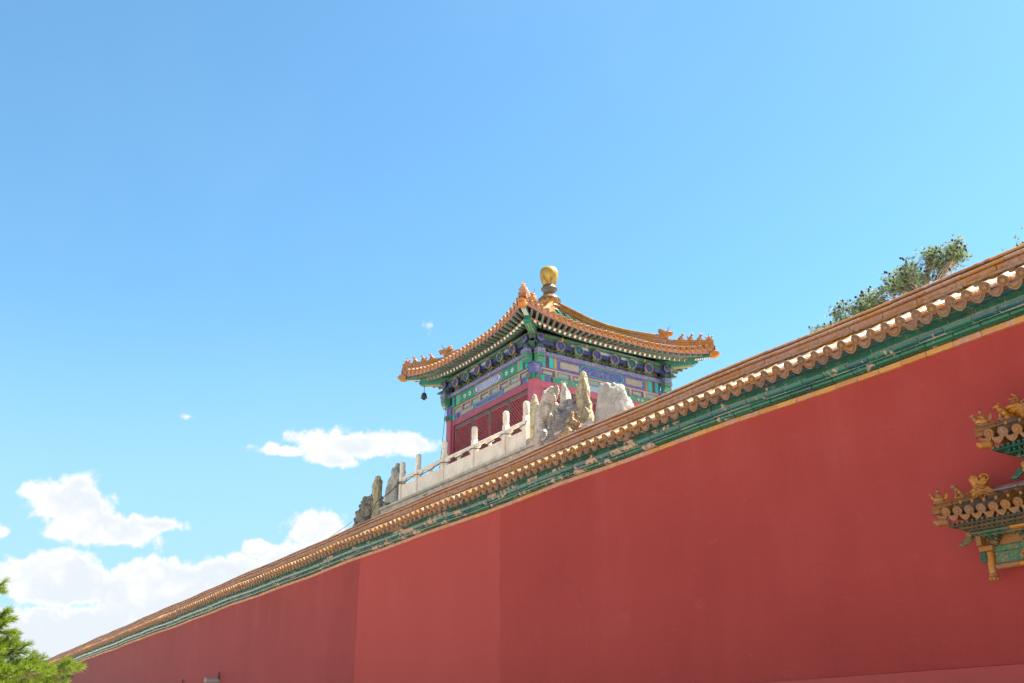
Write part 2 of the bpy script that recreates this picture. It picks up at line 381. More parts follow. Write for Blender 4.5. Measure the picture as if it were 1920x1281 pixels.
M['gold'] = plain('gold_line', (.33,.21,.055), .3, .45, 20.0, metal=.2)
M['white_fleck'] = plain('white_painted_fleck', (.50,.56,.50), .2, .7, 20.0)
M['tan_patch'] = plain('faded_tan_panel', (.28,.24,.18), .22, .75, 22.0)
M['lilac_panel'] = painted('lilac_scroll_panel', (.22,.20,.26), (.40,.38,.36), 20, .5, .1)
M['sage_panel'] = painted('sage_scroll_panel', (.17,.26,.20), (.42,.42,.30), 20, .5, .1)
M['diaper'] = plain('pale_diaper_ground', (.30,.34,.46), .2, .6, 20.0)
M['brown_board'] = painted('brown_green_bracket_paint', (.13,.11,.07), (.06,.14,.09), 11, .5, .09)
M['rafter'] = plain('grey_green_rafter_paint', (.095,.14,.11), .3, .75, 12.0)
M['rafter_end_pink'] = plain('pale_pink_rafter_end', (.62,.50,.44), .15, .6, 25.0)
M['rafter_end_green'] = plain('pale_green_rafter_end', (.30,.55,.42), .15, .6, 25.0)
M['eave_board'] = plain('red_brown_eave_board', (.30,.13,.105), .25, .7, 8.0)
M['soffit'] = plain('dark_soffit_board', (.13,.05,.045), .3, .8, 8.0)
M['roof_green'] = glaze('green_roof_tile', [(.006,.12,.075), (.01,.16,.10), (.008,.10,.08)], GW, .18, .22, 9)
M['roof_yellow'] = glaze('orange_roof_tile', [(.37,.145,.018), (.43,.185,.026), (.31,.115,.022), (.41,.175,.03)], ((.28,.14,.085), (.38,.22,.145)), .33, .25, 12)
M['beast'] = glaze('orange_beast_glaze', [(.46,.17,.015), (.40,.14,.015), (.50,.21,.025)], ((.28,.12,.05), (.36,.18,.08)), .30, .3, 14)
def ball_mat():
    m, t, b, pos = base_mat('gilded_ball')
    v = nd(t, 'Mapping', Vector=pos, Scale=(1, 1, .12)).outputs[0]
    n = noise(t, v, 16.0, 7.0, .65); q = noise(t, pos, 5.0, 5.0)
    z = nd(t, 'SeparateXYZ', Vector=pos).outputs[2]
    c = ramp(t, q, [(.3, (.34,.18,.025)), (.7, (.50,.29,.05))])
    low = step(t, z, 16.75, 16.10)               # grime gathers where the ball narrows
    c = mixc(t, ma(t, 'MULTIPLY', step(t, ma(t, 'ADD', n, ma(t, 'MULTIPLY', low, .14)), .50, .72), .75), c, (.10,.06,.018))
    setc(t, b, c); b.inputs['Metallic'].default_value = .35
    t.links.new(ma(t, 'ADD', .28, ma(t, 'MULTIPLY', n, .3)), b.inputs['Roughness']); return m
M['bronze_gold'] = ball_mat()
M['cap'] = glaze('ridge_cap_glaze', [(.44,.16,.02), (.50,.21,.03), (.38,.13,.025), (.34,.12,.04)], ((.30,.14,.08), (.40,.22,.14)), .27, .3, 12, dirt_amt=.3)
M['black_bronze'] = plain('blackened_gilding', (.085,.065,.045), .4, .5, 18.0)
M['bell'] = plain('patinated_bronze', (.035,.055,.055), .4, .5, 14.0, metal=.4)
M['dark_wire'] = plain('black_cable', (.02,.02,.022), .3, .6, 5.0)
M['grey_metal'] = plain('painted_grey_metal', (.30,.30,.28), .15, .5, 5.0)
M['spout'] = plain('weathered_spout_stone', (.30,.28,.25), .25, .8, 10.0)
M['rust'] = plain('rusty_iron', (.07,.035,.025), .4, .8, 20.0)
# gate glaze (darker: the dim light there is put into the colours)
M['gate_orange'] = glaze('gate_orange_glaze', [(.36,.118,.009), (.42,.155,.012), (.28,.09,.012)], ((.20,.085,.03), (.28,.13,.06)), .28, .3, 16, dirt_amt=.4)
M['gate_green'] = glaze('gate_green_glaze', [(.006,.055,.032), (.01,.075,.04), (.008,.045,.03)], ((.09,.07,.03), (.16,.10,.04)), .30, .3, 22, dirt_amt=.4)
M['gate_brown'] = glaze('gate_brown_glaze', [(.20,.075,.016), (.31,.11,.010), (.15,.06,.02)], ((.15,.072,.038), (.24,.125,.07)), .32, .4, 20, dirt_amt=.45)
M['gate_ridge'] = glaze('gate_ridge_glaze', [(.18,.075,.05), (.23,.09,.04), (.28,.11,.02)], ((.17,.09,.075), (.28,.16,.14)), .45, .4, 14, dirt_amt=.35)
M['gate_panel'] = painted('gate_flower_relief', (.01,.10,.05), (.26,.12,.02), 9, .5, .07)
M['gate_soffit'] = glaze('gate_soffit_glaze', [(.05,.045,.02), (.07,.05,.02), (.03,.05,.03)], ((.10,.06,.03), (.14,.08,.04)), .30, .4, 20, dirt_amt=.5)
# plants
def leaf(name, a, b_, trans=.35):
    m, t, b, pos = base_mat(name)
    c = ramp(t, ma(t, 'ADD', ma(t, 'MULTIPLY', rnd(t), .6), ma(t, 'MULTIPLY', noise(t, pos, 1.2, 3.0), .4)), [(.2, a), (.8, b_)])
    setc(t, b, c); b.inputs['Roughness'].default_value = .55
    tr = nd(t, 'BsdfTranslucent', Color=c); mx = nd(t, 'MixShader', i0=trans, i1=b.outputs[0], i2=tr.outputs[0])
    o = [n for n in t.nodes if n.type == 'OUTPUT_MATERIAL'][0]; t.links.new(mx.outputs[0], o.inputs[0])
    return m
M['needle_near'] = leaf('bright_pine_needle', (.055,.13,.012), (.19,.255,.013), .45)
M['needle_far'] = leaf('dusty_pine_needle', (.11,.17,.075), (.25,.30,.14), .45)
M['bark_pale'] = plain('pale_pine_bark', (.30,.25,.20), .35, .9, 9.0, bmp=.5)
M['bark'] = plain('brown_pine_bark', (.13,.085,.055), .4, .9, 9.0, bmp=.5)
M['cone'] = plain('dark_pine_cone', (.035,.025,.02), .4, .9, 20.0)
M['weed'] = leaf('green_weed_leaf', (.05,.11,.02), (.09,.17,.03), .3)

# ------------------------------------------------------------------ ground and the rock hill behind the wall
g = MB()
g.grid([[(x, y, -1.6) for y in (-900, -200, -60, 0, 60, 200, 900)] for x in (-900, -200, -60, 0, 60, 200, 900)], 0, False)
g.build('ground', M['paving'], kind='structure')

def hill():
    mb = MB(); rows = []
    for i in range(25):
        u = i/24; row = []
        for j in range(33):
            v = j/32; x = 13.2 + 15*u; y = 16.5 + 20*v
            ex = min(u/.10, (1-u)/.18, 1); ey = min(v/.14, (1-v)/.16, 1)
            e = max(0, min(ex, ey)); e = e*e*(3-2*e)
            z = -1.6 + 8.6*e**.45 + .5*mn.noise(Vector((x*.8, y*.8, 1)))*min(1, e*2)
            if 14.3 < x and 19 < y < 34: z = min(z, 7.25)
            row.append((x + .4*mn.noise(Vector((x, y, 4))), y + .4*mn.noise(Vector((x, y, 9))), z))
        rows.append(row)
    mb.grid(rows); mb.build('hill', M['rock_grey'], kind='structure')
hill()

# ------------------------------------------------------------------ the red palace wall
def sag(y):
    s = 0.0 if y < 15 else -.33*((y-15)/48.0)**1.15
    return s + .012*math.sin(y*.55+1) + .010*math.sin(y*1.31)
Y0, Y1 = -4.0, 104.0
def pY(mb, prof, y0, y1, m=0, r=None, smooth=False, dz=0.0):
    n = len(prof); s0, s1 = sag(y0)+dz, sag(y1)+dz
    vs = [(x, y0, z+s0) for x, z in prof] + [(x, y1, z+s1) for x, z in prof]
    fs = [(k, (k+1) % n, n+(k+1) % n, n+k) for k in range(n)]
    if r is None: r = random.random()
    mb.add(vs, fs, m, smooth, r)
    mb.add([(x, y0, z+s0) for x, z in prof], [tuple(range(n))[::-1]], m, False, r)
    mb.add([(x, y1, z+s1) for x, z in prof], [tuple(range(n))], m, False, r)
def courses(mb, prof, L, off, m=0, gap=.010, jit=.003, smooth=False):
    y = Y0 + off
    while y < Y1:
        l = L*random.uniform(.93, 1.07); ins = random.uniform(-jit, jit)
        pY(mb, [(x+ins, z) for x, z in prof], y, y+l-gap, m, None, smooth, random.uniform(-jit, jit)*.6)
        y += l
def strip(mb, prof, m=0, step_=1.0):
    ys = [Y0 + i*step_ for i in range(int((Y1-Y0)/step_)+1)]
    mb.grid([[(x, y, z+sag(y)) for x, z in prof] for y in ys], m, False, .5, True)

wall = thing('palace_wall', 'long red plastered palace wall with orange and green glazed tile coping running down to the left', 'wall', (11.6, 40, -1.6))
mb = MB(); rows = []
for i in range(109):
    y = Y0 + i; rows.append([(11+.010*mn.noise(Vector((y*.35, z*.5, 0))), y, z + (sag(y) if z > 4 else 0)) for z in [-1.6+6.33*k/20 for k in range(21)]])
mb.grid(rows, 0, True)
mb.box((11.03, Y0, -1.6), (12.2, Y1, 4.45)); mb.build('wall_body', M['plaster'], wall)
mb = MB(); mb.add([(10.962,Y0,-1.6),(10.962,Y1,-1.6),(10.972,Y1,.880),(10.972,Y0,.880),(11.02,Y1,.881),(11.02,Y0,.881)], [(0,1,2,3),(3,2,4,5)])
mb.build('plinth', M['plinth'], wall)
mb = MB(); courses(mb, [(10.955,4.70),(10.950,4.706),(10.950,4.766),(10.955,4.772),(11.04,4.772),(11.04,4.70)], .38, .1, 0, .007); mb.build('yellow_band', M['band'], wall)
mb = MB(); strip(mb, [(10.975,4.705),(10.975,4.775),(10.90,4.79),(10.90,4.876),(10.885,4.882),(10.845,4.945),(10.822,4.949),(10.822,5.008),(11.2,5.008),(11.2,4.705)]); strip(mb, [(10.80,5.0085),(10.80,5.0178),(11.1,5.0178),(11.1,5.0085)], 1); mb.build('mortar_bed', [M['joint'], M['shade_and_black']], wall)  # second strip paints a dark shadow line under the eave board
half = [(10.925 - .062*math.cos(a), 4.824 + .048*math.sin(a)) for a in [(-90+15*k)*math.pi/180 for k in range(13)]] + [(11.0,4.872),(11.0,4.776)]
mb = MB(); courses(mb, half, .38, .0, 0, .012, .004, True); mb.build('round_course', M['green'], wall)
ogee = [(10.895,4.877),(10.872,4.884),(10.852,4.902),(10.835,4.925),(10.826,4.943),(11.0,4.943),(11.0,4.877)]
mb = MB(); courses(mb, ogee, .38, .19, 0, .012, .004); mb.build('curved_course', M['teal'], wall)
mb = MB(); courses(mb, [(10.815,4.949),(10.810,4.955),(10.806,5.006),(11.0,5.006),(11.0,4.949)], .38, .08, 0, .014, .004); mb.build('flat_course', M['green'], wall)
mb = MB(); courses(mb, [(10.705,5.018),(10.70,5.024),(10.70,5.070),(10.71,5.074),(10.92,5.074),(10.92,5.018)], .55, .1, 0, .005, .003); mb.build('eave_board', M['teal'], wall)
SL = .43
mb = MB(); strip(mb, [(10.60,5.068),(10.85,5.175),(11.10,5.315),(11.32,5.465),(11.58,5.465),(11.8,5.315),(12.05,5.175),(12.3,5.068),(12.3,5.03),(10.92,5.04),(10.60,5.045)])
mb.build('roof_slope', M['mortar'], wall)

SP = .237
def half_tube(mb, a, b, r, n=6, m=0, rr=None):
    """an inverted U tile from a to b"""
    a, b = Vector(a), Vector(b); d = (b-a).normalized(); x = d.cross(Vector((0,0,1))).normalized(); y = x.cross(d)
    row = lambda p: [p + x*r*math.cos(t) + y*r*math.sin(t) for t in [math.pi*(-.18 + 1.36*k/n) for k in range(n+1)]]
    mb.grid([row(a), row(b)], m, True, rr)
def rondel(mb, c, d, r, n=14, m=0, rr=None, fm=None):
    """the round tile end: rim, sunk field, boss; d points outwards"""
    if rr is None: rr = random.random()
    mb.lathe(c, [(r*.94,-.022),(r,-.012),(r*.98,.002),(r*.82,.006),(r*.78,.0)], n, m, d, rr)
    mb.lathe(c, [(r*.78,.0),(r*.76,.0005),(r*.50,.0005)], n, fm if fm is not None else m, d, rr)
    mb.lathe(c, [(r*.48,.0007),(r*.42,.006),(r*.18,.008)], n, m, d, rr)
def drip(mb, c, d, u, w, h, t=.022, m=0, rr=None, n=10, fm=None):
    """the pointed drip tile: c = middle of its top edge, d outwards, u along the eave"""
    c, d, u = Vector(c), Vector(d).normalized(), Vector(u).normalized(); z = u.cross(d); z = z if z.z > 0 else -z
    pts = []
    for k in range(n+1):                       # lower outline: two lobes and a point
        s = -1 + 2*k/n; q = 1-abs(s)
        pts.append((s*w/2, -h*(.10 + .84*max(0, 1-s*s)**.55 + .06*max(0, 1-abs(s)*3.0))))
    top = [(s*w/2, -.30*h*(1-s*s)) for s in (1, .5, 0, -.5, -1)]
    poly = pts + top
    F = lambda p, q, k: c + u*p + z*q + d*k
    mb.prism(poly, 0, t, F, m, rr)
    inner = [(p*.80, -.05*h + q*.80 - .03*h) for p, q in poly]
    mb.prism(inner, t, t+.002, F, fm if fm is not None else m, rr)
    mb.prism([(p*.5, -.26*h + q*.42) for p, q in poly], t+.002, t+.007, F, m, rr)

tubes, rond, drips = MB(), MB(), MB()
k = 0; y = Y0
ax = Vector((-1, 0, -SL)).normalized()
while y < Y1:
    far = y > 45; jz = random.uniform(-.006, .006); jy = random.uniform(-.008, .008)
    if y > 4.5:
        s = sag(y)
        c = Vector((10.55 + random.uniform(-.008,.008), y+jy, 5.10+s+jz))
        r1 = random.random(); r2 = random.random()
        a, b = c - ax*.01, c - ax*.31; e = Vector((11.31, y, 5.515+s))
        half_tube(tubes, a, b, .067, 5 if far else 8, 0, r1); half_tube(tubes, b+Vector((0,0,.004)), e, .062, 4 if far else 7, 0, r2)
        rondel(rond, c, ax + Vector((0,0,-.12)), .073, 10 if far else 16, 0, random.random(), 1)
        q = Vector((10.585 + random.uniform(-.006,.006), y+SP/2+jy, 5.078+sag(y+SP/2)+jz))
        drip(drips, q, (-1,0,-.25), (0,1,0), .200, .128, .018, 0, random.random(), 8 if far else 12, 1)
    k += 1; y += SP
tubes.build('tube_tiles', M['tube'], wall); rond.build('tile_end_discs', [M['rondel'], M['rondel_field']], wall); drips.build('drip_tiles', [M['rondel'], M['rondel_field']], wall)

mb = MB(); strip(mb, [(11.29,5.40),(11.285,5.555),(11.615,5.555),(11.61,5.40)]); strip(mb, [(11.36,5.700),(11.36,5.810),(11.54,5.810),(11.54,5.700)]); mb.build('ridge_bed', M['shade_and_black'], wall)  # dark beds put shade into the ridge gaps as colour
mb = MB(); courses(mb, [(11.258,5.555),(11.246,5.566),(11.248,5.590),(11.262,5.600),(11.638,5.600),(11.652,5.585),(11.642,5.555)], .57, .3, 0, .008, .004)
mb.build('ridge_base', M['ridge'], wall)
body = [(11.290,5.602),(11.318,5.618),(11.330,5.650),(11.332,5.685),(11.326,5.705),(11.574,5.705),(11.588,5.68),(11.60,5.625),(11.625,5.602)]
mb = MB(); courses(mb, body, .57, .0, 0, .010, .006); mb.build('ridge_body', M['ridge'], wall)
roll = [(11.284,5.708),(11.270,5.718),(11.266,5.735),(11.278,5.752),(11.300,5.764),(11.60,5.764),(11.628,5.735),(11.612,5.712)]
mb = MB(); courses(mb, roll, .57, .0, 0, .010, .006, False); mb.build('ridge_moulding', M['ridge'], wall)
capp = [(11.45 + .118*math.cos(a), 5.806 + .079*math.sin(a)) for a in [math.pi*(1-k/8) for k in range(9)]]
mb = MB(); courses(mb, capp, .50, .2, 0, .008, .004); mb.build('ridge_cap', M['cap'], wall)

# water spout and iron pegs on the wall
sp = thing('water_spout', 'weathered stone water spout sticking out of the red wall beside a rusty peg', 'spout', (10.9, 35.4, 2.12))
mb = MB(); mb.grid([[ (x, 35.42 + w*math.cos(a), 2.20 + h*math.sin(a)) for a in [2*math.pi*k/10 for k in range(10)]] for x, w, h in ((11.02,.155,.085),(10.82,.15,.085),(10.62,.14,.08),(10.55,.125,.075),(10.55,.05,.03))], 0, False, .5, True); mb.build('spout_body', M['spout'], sp)
mb = MB(); mb.tube([(10.99,35.28,2.26),(10.95,35.28,2.30),(10.95,35.28,2.47)], .020, 8); mb.build('spout_bracket', M['rust'], sp)
mb = MB(); mb.tube([(11.02,39.57,2.30),(10.955,39.57,2.33),(10.95,39.57,2.44)], .018, 8)
tag(mb.build('iron_peg', M['rust']), 'rusty iron peg in the red wall left of the stone water spout', 'peg')

# ------------------------------------------------------------------ terrace kerb and balustrade
ter = thing('stone_terrace', 'weathered pale stone terrace base under the balustrade just above the wall ridge', 'terrace', (18, 26, 6))
def pY2(mb, prof, y0, y1, m=0): mb.grid([[(x, y, z) for x, z in prof] for y in (y0, y1)], m, False, None, True); mb.add([(x,y0,z) for x,z in prof],[tuple(range(len(prof)))[::-1]],m); mb.add([(x,y1,z) for x,z in prof],[tuple(range(len(prof)))],m)
mb = MB(); y = 19.7
for L in (1.9, 2.4, 1.7, 2.2, 2.6):
    pY2(mb, [(14.34,7.505),(14.32,7.52),(14.32,7.575),(14.335,7.59),(24.9,7.59),(24.9,7.505)], y, y+L-.012); y += L
mb.build('coping_slab', M['marble_dirty'], ter)
mb = MB(); y = 19.8
for L in (2.1, 1.8, 2.5, 2.0, 2.3):
    pY2(mb, [(14.27,7.0),(14.27,7.26),(14.30,7.30),(14.37,7.34),(14.40,7.40),(14.40,7.502),(24.8,7.502),(24.8,7.0)], y, y+L-.012); y += L
mb.build('moulded_base', M['marble_dirty'], ter)
mb = MB(); mb.box((14.36,19.9,5.2),(24.6,31.3,6.998)); mb.build('base_core', M['rock_grey'], ter)

bal = thing('stone_balustrade', 'white marble balustrade with round topped posts and carved panels below the pavilion', 'balustrade', (14.5, 25.4, 7.59))
PY = [29.15, 28.03, 26.29, 24.47, 22.74, 21.70]; BX = 14.5
for y in PY:
    mb = MB()
    mb.box((BX-.074, y-.074, 7.588), (BX+.074, y+.074, 8.50))
    mb.hexa([(BX-.074,y-.074,8.502),(BX+.074,y-.074,8.502),(BX+.074,y+.074,8.502),(BX-.074,y+.074,8.502),(BX-.06,y-.06,8.545),(BX+.06,y-.06,8.545),(BX+.06,y+.06,8.545),(BX-.06,y+.06,8.545)])
    mb.box((BX-.082, y-.045, 7.75), (BX-.0745, y+.045, 8.42))
    p = mb.build('post', M['marble'], bal)
    mb = MB(); prof = [(.070,8.54),(.082,8.555),(.087,8.57),(.088,8.60),(.088,8.86),(.083,8.895),(.062,8.917),(.025,8.925)]
    mb.lathe((BX,y,0), prof, 16)
    for i in range(5):                       # the carved cloud bosses
        for j in range(9):
            a = 2*math.pi*(j+.5*(i%2))/9; mb.blob((BX+.086*math.cos(a), y+.086*math.sin(a), 8.63+.052*i), (.014,.016,.016), 6, 4)
    mb.build('post_head', M['marble'], p)
for a, b in zip(PY[1:], PY):
    y0, y1 = a+.076, b-.076; L = y1-y0
    mb = MB(); mb.box((BX-.045,y0,7.588),(BX+.045,y1,8.10))
    mb.box((BX-.054,y0+.05,7.70),(BX-.046,y1-.05,7.735)); mb.box((BX-.054,y0+.05,8.02),(BX-.046,y1-.05,8.055))
    mb.build('panel', M['marble'], bal)
    mb = MB(); oc = [(.055*math.cos(q), .056*math.sin(q)) for q in [2*math.pi*(k+.5)/8 for k in range(8)]]
    mb.grid([[(BX+p, y, 8.335+q) for p, q in oc] for y in (y0, y1)], 0, False, .5, True); mb.build('handrail', M['marble'], bal)
    if L > 1.2:                               # cloud and vase supports between panel and rail
        mb = MB(); y = y0+L/2; mb.lathe((BX,y,8.102), [(.055,0),(.035,.015),(.06,.045),(.064,.075),(.045,.10),(.055,.112),(.055,.122)], 12)
        mb.box((BX-.035,y-.19,8.225),(BX+.035,y+.19,8.278)); mb.build('rail_support', M['marble'], bal)
    for y, q in ((y0,1),(y1,-1)):
        mb = MB(); mb.prism([(0,8.102),(.09,8.102),(.105,8.14),(.14,8.155),(.16,8.21),(.24,8.225),(.26,8.279),(0,8.279)], -.035, .035, lambda p, z, t: (BX+t, y+q*p, z)); mb.build('rail_support', M['marble'], bal)
# cable tied along the posts
def wire(name, pts, r, label, cat, mat='dark_wire'):
    mb = MB(); mb.tube(pts, r, 6); return tag(mb.build(name, M[mat]), label, cat)
pts = []
for y in [29.3] + PY[:]:
    pts += [(BX-.125, y+.12, 8.19), (BX-.13, y, 8.22), (BX-.125, y-.12, 8.21), (BX-.11, y-.42, 8.12)]
pts = pts[2:-1]; pts.append((BX-.16, 21.45, 8.28))
wire('cable', pts, .013, 'black cable tied along the white balustrade from post to post', 'cable')
wire('lightning_wire', [(14.2,31.9,7.35),(14.35,31.1,7.5),(14.3,30.6,7.85),(14.42,29.9,8.02),(14.4,29.3,8.15)], .013, 'thin dark wire rising past the left rocks to the end post of the balustrade', 'wire')
wire('guy_wire', [(14.0,33.9,7.1),(14.4,32.75,7.55)], .008, 'thin wire slanting down to the left from the porous rock', 'wire')

# ------------------------------------------------------------------ scholar's rocks
def rock(name, label, mat, cx, rings, n=30, k=34, amp=.07, fr=3.0, ridged=.0, seed=0, ex=.75, group=None, wk=.80, top=.25, cuts=0):
    """rings: (z, y centre, half width in y) bottom to top; depth in x is ex times the width"""
    mb = MB(); rows = []; z0, z1 = rings[0][0], rings[-1][0]
    rg = random.Random(seed*11+3); zmid = (z0*.35+z1*.65); ymid = interp(zmid, [(r[0], r[1]) for r in rings]); wm = interp(zmid, [(r[0], r[2]) for r in rings])*wk; planes = []
    for c_ in range(cuts):
        a_ = rg.uniform(2.3, 4.4); n_ = Vector((math.cos(a_)*.9, math.sin(a_), rg.uniform(-.15, .30))).normalized(); planes.append((n_, wm*rg.uniform(.50, .78)))
    yc = [(r[0], r[1]) for r in rings]; hw = [(r[0], r[2]) for r in rings]
    for i in range(k+1):
        z = z0 + (z1-z0)*i/k; c, w = interp(z, yc), interp(z, hw)*wk
        if i == k: w *= top
        row = []
        for j in range(n):
            a = 2*math.pi*j/n; q = Vector((math.cos(a), math.sin(a), 0))
            p = Vector((cx + q.x*w*ex, c + q.y*w, z)); s = p*fr + Vector((seed*7.3, seed*3.1, 0)); s.z *= .55
            d = amp*(mn.noise(s)*1.1 + .55*mn.noise(s*2.1) + .3*mn.noise(s*4.3) + .18*mn.noise(s*9))
            if ridged: d -= ridged*max(0, .28-abs(mn.noise(s*1.3+Vector((9,9,9)))))*1.4
            p = p + q*d + Vector((0, 0, .4*d))
            for (n_, e_) in planes:                # broad chipped faces
                h_ = (p-Vector((cx, ymid, zmid))).dot(n_) - e_
                if h_ > 0: p = p - n_*h_*.85
            row.append(p)
        rows.append(row)
    mb.grid(rows, 0, True, .5, True)
    mb.add(rows[-1], [tuple(range(n))]); mb.add(rows[0], [tuple(range(n))[::-1]])
    return tag(mb.build(name, M[mat]), label, 'rock', group)
G = "scholar's rocks on the terrace edge"
rock('porous_rock', 'squat dark honeycombed rock, farthest left of the terrace rocks', 'rock_porous', 14.7, [(7.0,32.0,.70),(7.6,31.95,.66),(8.0,31.85,.58),(8.25,31.75,.44),(8.36,31.6,.25),(8.42,31.55,.1)], amp=.12, fr=5, ridged=.30, seed=1, wk=1.0, group=G, n=44, k=44)
rock('standing_rock', 'slim upright stone slab between the dark honeycombed rock and the grey rock', 'rock_buff', 14.62, [(7.1,31.15,.34),(7.6,31.12,.30),(8.1,31.2,.27),(8.5,31.25,.27),(8.75,31.26,.22),(8.93,31.27,.10)], amp=.05, fr=4, seed=2, ridged=.1, group=G)
rock('grey_rock', 'leaning smooth grey rock beside the end post of the balustrade', 'rock_grey', 14.72, [(7.3,30.45,.74),(7.8,30.35,.68),(8.2,30.22,.58),(8.5,30.08,.47),(8.75,29.98,.37),(8.95,29.95,.25),(9.08,29.98,.10)], amp=.17, fr=3.2, seed=17, cuts=2, ridged=.22, group=G)
rock('pale_rock', 'large pale creased rock leaning beside the last balustrade post on the right', 'rock_white', 14.68, [(7.35,21.2,.62),(7.8,21.25,.66),(8.1,21.3,.62),(8.4,21.12,.50),(8.7,20.92,.40),(8.95,20.75,.26),(9.08,20.62,.14),(9.13,20.6,.06)], amp=.12, fr=2.6, seed=4, ridged=.26, group=G, n=52, k=54, cuts=4, wk=1.0)
rock('buff_rock', 'small buff stone tip standing behind the last balustrade post', 'rock_buff', 15.3, [(7.5,22.55,.22),(8.8,22.5,.20),(9.3,22.48,.17),(9.52,22.5,.07)], amp=.04, fr=5, seed=5, group=G)
rock('dark_veined_rock', 'dark grey veined rock between the pale creased rock and the tall buff stone', 'rock_dark', 14.62, [(7.0,20.2,.60),(7.5,20.2,.56),(7.85,20.1,.46),(8.15,20.0,.34),(8.38,19.92,.22),(8.52,19.88,.08)], amp=.10, fr=3.2, seed=6, ridged=.30, group=G, n=48, k=46, cuts=4, wk=.98)
rock('white_tipped_rock', 'narrow white tipped rock rising behind the dark veined rock', 'rock_white', 14.85, [(7.5,20.35,.34),(8.4,20.33,.28),(8.8,20.36,.19),(9.05,20.38,.14),(9.19,20.4,.07)], amp=.05, fr=3.5, seed=7, ridged=.12, group=G)
rock('tall_buff_rock', 'tall pointed buff stone, the highest of the rocks in front of the pavilion', 'rock_buff', 14.92, [(7.3,19.62,.42),(7.9,19.64,.40),(8.5,19.66,.31),(8.85,19.64,.24),(9.1,19.62,.16),(9.25,19.62,.06)], amp=.035, fr=7, seed=8, ridged=.10, group=G, n=40, k=50, wk=.76)
rock('grey_boulder', 'broad pale grey boulder, farthest right of the rocks in front of the pavilion', 'rock_grey', 15.05, [(7.0,18.72,.84),(7.6,18.70,.80),(7.95,18.68,.70),(8.25,18.66,.58),(8.45,18.66,.48),(8.56,18.72,.40),(8.62,18.74,.36)], amp=.13, fr=2.6, seed=9, ridged=.16, group=G, n=56, k=50, ex=.7, top=.85, cuts=5, wk=.95)
rock('ochre_rubble', 'crumbly ochre and grey rubble at the foot of the dark veined rock', 'rock_ochre', 14.45, [(6.9,19.55,.50),(7.4,19.55,.44),(7.65,19.5,.36),(7.85,19.45,.24),(7.97,19.45,.08)], amp=.14, fr=5.5, seed=10, ridged=.32, group=G, n=44, k=36)
rock('small_white_stone', 'small white stone lying between the tall buff stone and the boulder', 'rock_white', 14.5, [(7.0,18.95,.30),(7.42,18.93,.26),(7.58,18.9,.16),(7.66,18.9,.05)], amp=.06, fr=4, seed=11, group=G, n=20, k=16)
def weeds(c, n, h):
    mb = MB()
    for i in range(n):
        a = random.uniform(0, 6.28); b = Vector(c) + Vector((math.cos(a)*.04, random.uniform(-.12,.12), 0)); d = Vector((math.cos(a)*.6, math.sin(a)*.6, random.uniform(.4,1))).normalized()*h*random.uniform(.6,1)
        s = d.cross(Vector((0,0,1))).normalized()*.012
        mb.add([b-s, b+s, b+d*.6+s*1.6, b+d, b+d*.6-s*1.6], [(0,1,2,3,4)])
    return mb.build('weed', M['weed'])
tag(weeds((14.33,29.8,7.56), 26, .16), 'small green weed growing from the stone base near the grey rock', 'weed', 'weeds on the terrace base')
tag(weeds((14.25,26.9,7.24), 22, .12), 'low green weed in the terrace base joint under the balustrade panels', 'weed', 'weeds on the terrace base')

# ------------------------------------------------------------------ beasts and dragon heads of the roofs
DRAGON = [(0,.30),(.01,.40),(.05,.435),(.10,.43),(.15,.37),(.22,.31),(.30,.30),(.36,.285),(.43,.30),(.47,.27),(.50,.285),(.55,.255),(.545,.215),(.50,.205),(.52,.17),(.47,.145),(.50,.115),(.41,.125),(.36,.09),(.33,0),(0,0),(.02,.12),(.06,.19),(.03,.25)]
def dragon(mb, O, f, l, k=1.0, w=.085, horns=True):
    O, f, l = Vector(O), Vector(f).normalized(), Vector(l).normalized(); z = Vector((0,0,1))
    F = lambda p, q, t: O + f*(p*k) + z*(q*k) + l*(t*k)
    mb.fat(DRAGON, w, F)
    for s in (-1, 1):
        mb.blob(F(.40,.255,s*w*.8), (.026*k,)*3, 8, 6)
        mb.blob(F(.20,.17,s*w*.85), (.06*k,.06*k,.05*k), 8, 6); mb.blob(F(.09,.28,s*w*.8), (.045*k,.045*k,.06*k), 8, 6)
        mb.tube([F(.34,.28,s*w*.6), F(.27,.33,s*w*.9), F(.20,.33,s*w)], [.018*k,.014*k,.006*k], 6)
def dragon_horns(mb, O, f, l, k=1.0, r=.006, mt=0):
    O, f, l = Vector(O), Vector(f).normalized(), Vector(l).normalized(); z = Vector((0,0,1))
    F = lambda p, q, t: O + f*(p*k) + z*(q*k) + l*(t*k)
    for s in (-1, 1):
        mb.tube([F(.36,.28,s*.04), F(.34,.36,s*.07), F(.37,.42,s*.10), F(.44,.45,s*.12)], r, 5, mt)
        mb.tube([F(.35,.37,s*.075), F(.41,.385,s*.11)], r*.8, 5, mt)
